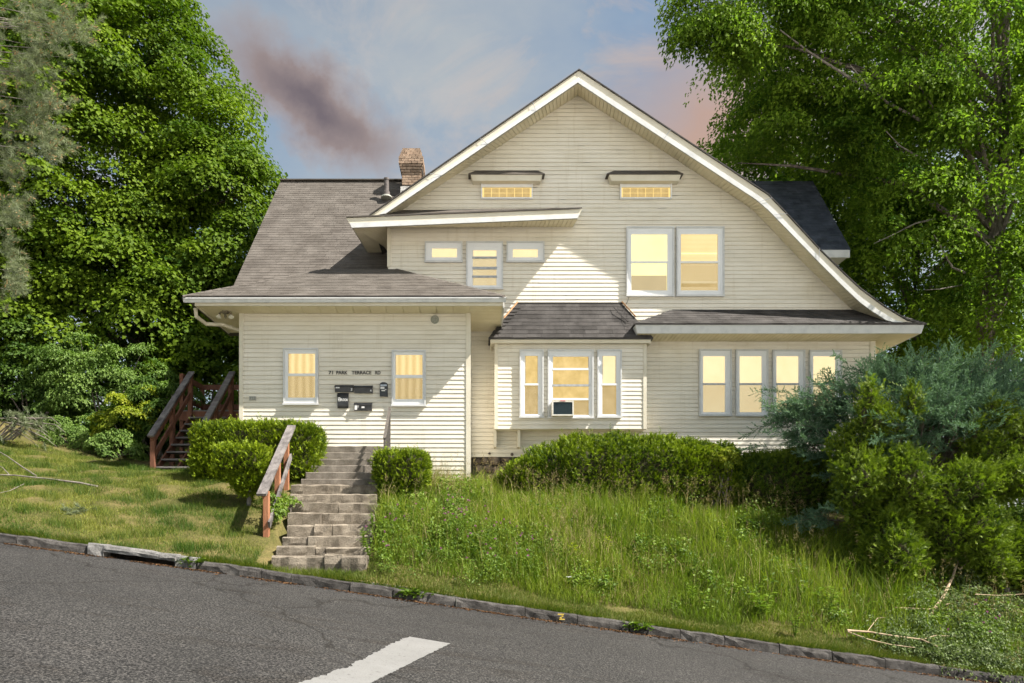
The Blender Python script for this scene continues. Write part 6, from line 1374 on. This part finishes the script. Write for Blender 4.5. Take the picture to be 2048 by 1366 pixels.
c0 = np.array([tuple(gpt(random.gauss(142, 16), random.gauss(1024, 4), .03)) for _ in range(26)]); a0 = unit(RNG.normal(0, 1, (26, 3)) * np.array([1, .6, .25])); t0_ = RNG.uniform(0, 1, (26, 60, 1)) * .12
needles('needles', (c0[:, None] + a0[:, None] * t0_).reshape(-1, 3), unit(a0[:, None] + RNG.normal(0, .5, (26, 60, 3))).reshape(-1, 3), RNG.uniform(.06, .1, 1560), np.full(1560, .005), RNG.uniform(0, .5, 1560), M['pine'], pc_)
brush = thing('brush_pile', gpt(1900, 1300), 'heap of wilting cut branches spilling over the kerb at lower right', 'brush pile')
parts = []
def spray(px, py, n, sx_, sy_, hmax, out=0):
    cs = []
    for _ in range(n):
        x_, y_ = random.gauss(px, sx_), random.gauss(py, sy_)
        if y_ > 1335 + (x_ - 1850) * .16 + 12: y_ = 1335 + (x_ - 1850) * .16 + random.uniform(0, 12)
        if y_ > 1062 + .1455 * x_ + 8:                       # out over the kerb and gutter
            p = on_road(x_, min(y_, 1364), .02); cs.append((p.x, p.y, p.z + random.uniform(.02, .2)))
        else:
            p = gpt(x_, y_, random.uniform(.04, hmax)); cs.append(tuple(p))
    cs = np.array(cs); parts.append(tufts(cs, unit(rnd(len(cs)) * .6 + np.array([0, -.5, .5])), RNG.uniform(.12, .26, len(cs)), 34, lsize=.055, asp=.42, hang=.6, jit=.6))
for a in ((1905, 1175, 26, 22, 18, .5), (1900, 1225, 40, 45, 20, .4), (1960, 1235, 36, 50, 18, .4), (1880, 1275, 60, 70, 18, .3), (1960, 1310, 70, 65, 18, .3), (1830, 1300, 40, 45, 12, .22), (2000, 1345, 60, 50, 16, .25), (1790, 1275, 18, 25, 12, .25), (2030, 1260, 22, 25, 16, .35), (1900, 1325, 40, 45, 8, .2)): spray(*a)
data = cat_(parts); leaves('leaves', *data[:5], data[5], M['wilt'], brush)
mb = MB(); stick(mb, [gpt(1860, 1246, .12), gpt(1885, 1222, .22), gpt(1905, 1196, .35), gpt(1920, 1165, .5), gpt(1932, 1145, .6)], .03); mb.build('cut_branch', M['bark_pale'], brush)
for pts, r in (([(1790, 1241, .10), (1820, 1244, .12), (1858, 1245, .12), (1900, 1238, .15)], .016), ([(1694, 1282, .06), (1740, 1288, .08), (1790, 1301, .12), (1842, 1308, .12), (1875, 1317, .08)], .022), ([(1696, 1284, .05), (1735, 1300, .06), (1780, 1313, .06), (1830, 1328, .06)], .014), ([(1950, 1231, .25), (2000, 1233, .25), (2060, 1231, .28)], .010), ([(1920, 1190, .35), (1950, 1170, .45), (1985, 1150, .5)], .012), ([(1735, 1284, .06), (1755, 1265, .12), (1775, 1262, .12)], .007), ([(1840, 1308, .1), (1870, 1300, .12), (1920, 1302, .12)], .010)):
    mb = MB(); stick(mb, [gpt(p[0], p[1], p[2] + .10) for p in pts], r * .9); mb.build('cut_branch', M['bark_pale'], brush)
# leaf litter in the gutter, scraps of plastic
n = 5200; X = RNG.uniform(-9, 11, n); D = KD - np.abs(RNG.normal(0, .055, n)) - .005; D = np.where(RNG.uniform(0, 1, n) < .12, D - RNG.uniform(0, .12, n), D); keep = (patchy(X, X * .7, 2.3) + RNG.uniform(0, .5, n)) > .5; X, D = X[keep], D[keep]
C = np.stack([X, D, zroad(X, D) + .008], 1); Nn = unit(np.array([0, 0, 1.0]) + rnd(len(X)) * .25); T = perp(rnd(len(X)) * np.array([1, .35, 1]), Nn)
lt = leaves('leaf_litter', C, T, Nn, RNG.uniform(.02, .06, len(X)), RNG.uniform(.006, .02, len(X)), RNG.uniform(0, 1, len(X)), M['dirtylitter']); struct(lt, 'stuff', 'brown dead leaf litter along the gutter')
def scrap(label, p, s):
    mb = MB(); g = [[Vector((p[0] + (i - 2) * s * .4 + random.uniform(-.2, .2) * s, p[1] + (j - 1) * s * .35, p[2] + random.uniform(.0, .45) * s)) for j in range(4)] for i in range(5)]
    for i in range(4):
        for j in range(3): mb.face(g[i][j], g[i + 1][j], g[i + 1][j + 1], g[i][j + 1])
    o = mb.build('litter_scrap', M['trash']); tag(o, label, 'litter', 'scraps of litter')
pp = on_road(1746, 1329, .01); scrap('crumpled white paper scrap in the gutter below the kerb', pp, .05)
pp = on_road(1858, 1345, .01); scrap('torn clear plastic scrap in the gutter under the brush', pp, .05)
pp = on_road(806, 1194, .01); scrap('white scrap caught under the kerb weed below the steps', pp, .035)
pp = gpt(1138, 1172, .12); scrap('pale plastic bag caught in the grass on the bank', pp, .07)
# tall stems against the porch wall
X, D = scatter(900, -2.0, -.2, 14.4, 15.7, bank_ok)
wsg = blades('wall_stalks', X, D, RNG.uniform(.5, 1.0, len(X)) * np.interp(X, [-2, -1.5, -.2], [1.0, 1.0, .55]), RNG.uniform(.004, .006, len(X)), .35, RNG.uniform(0, 1, len(X)), M['straw'], 2); struct(wsg, 'stuff', 'thin tall grass stems in front of the lower porch wall')
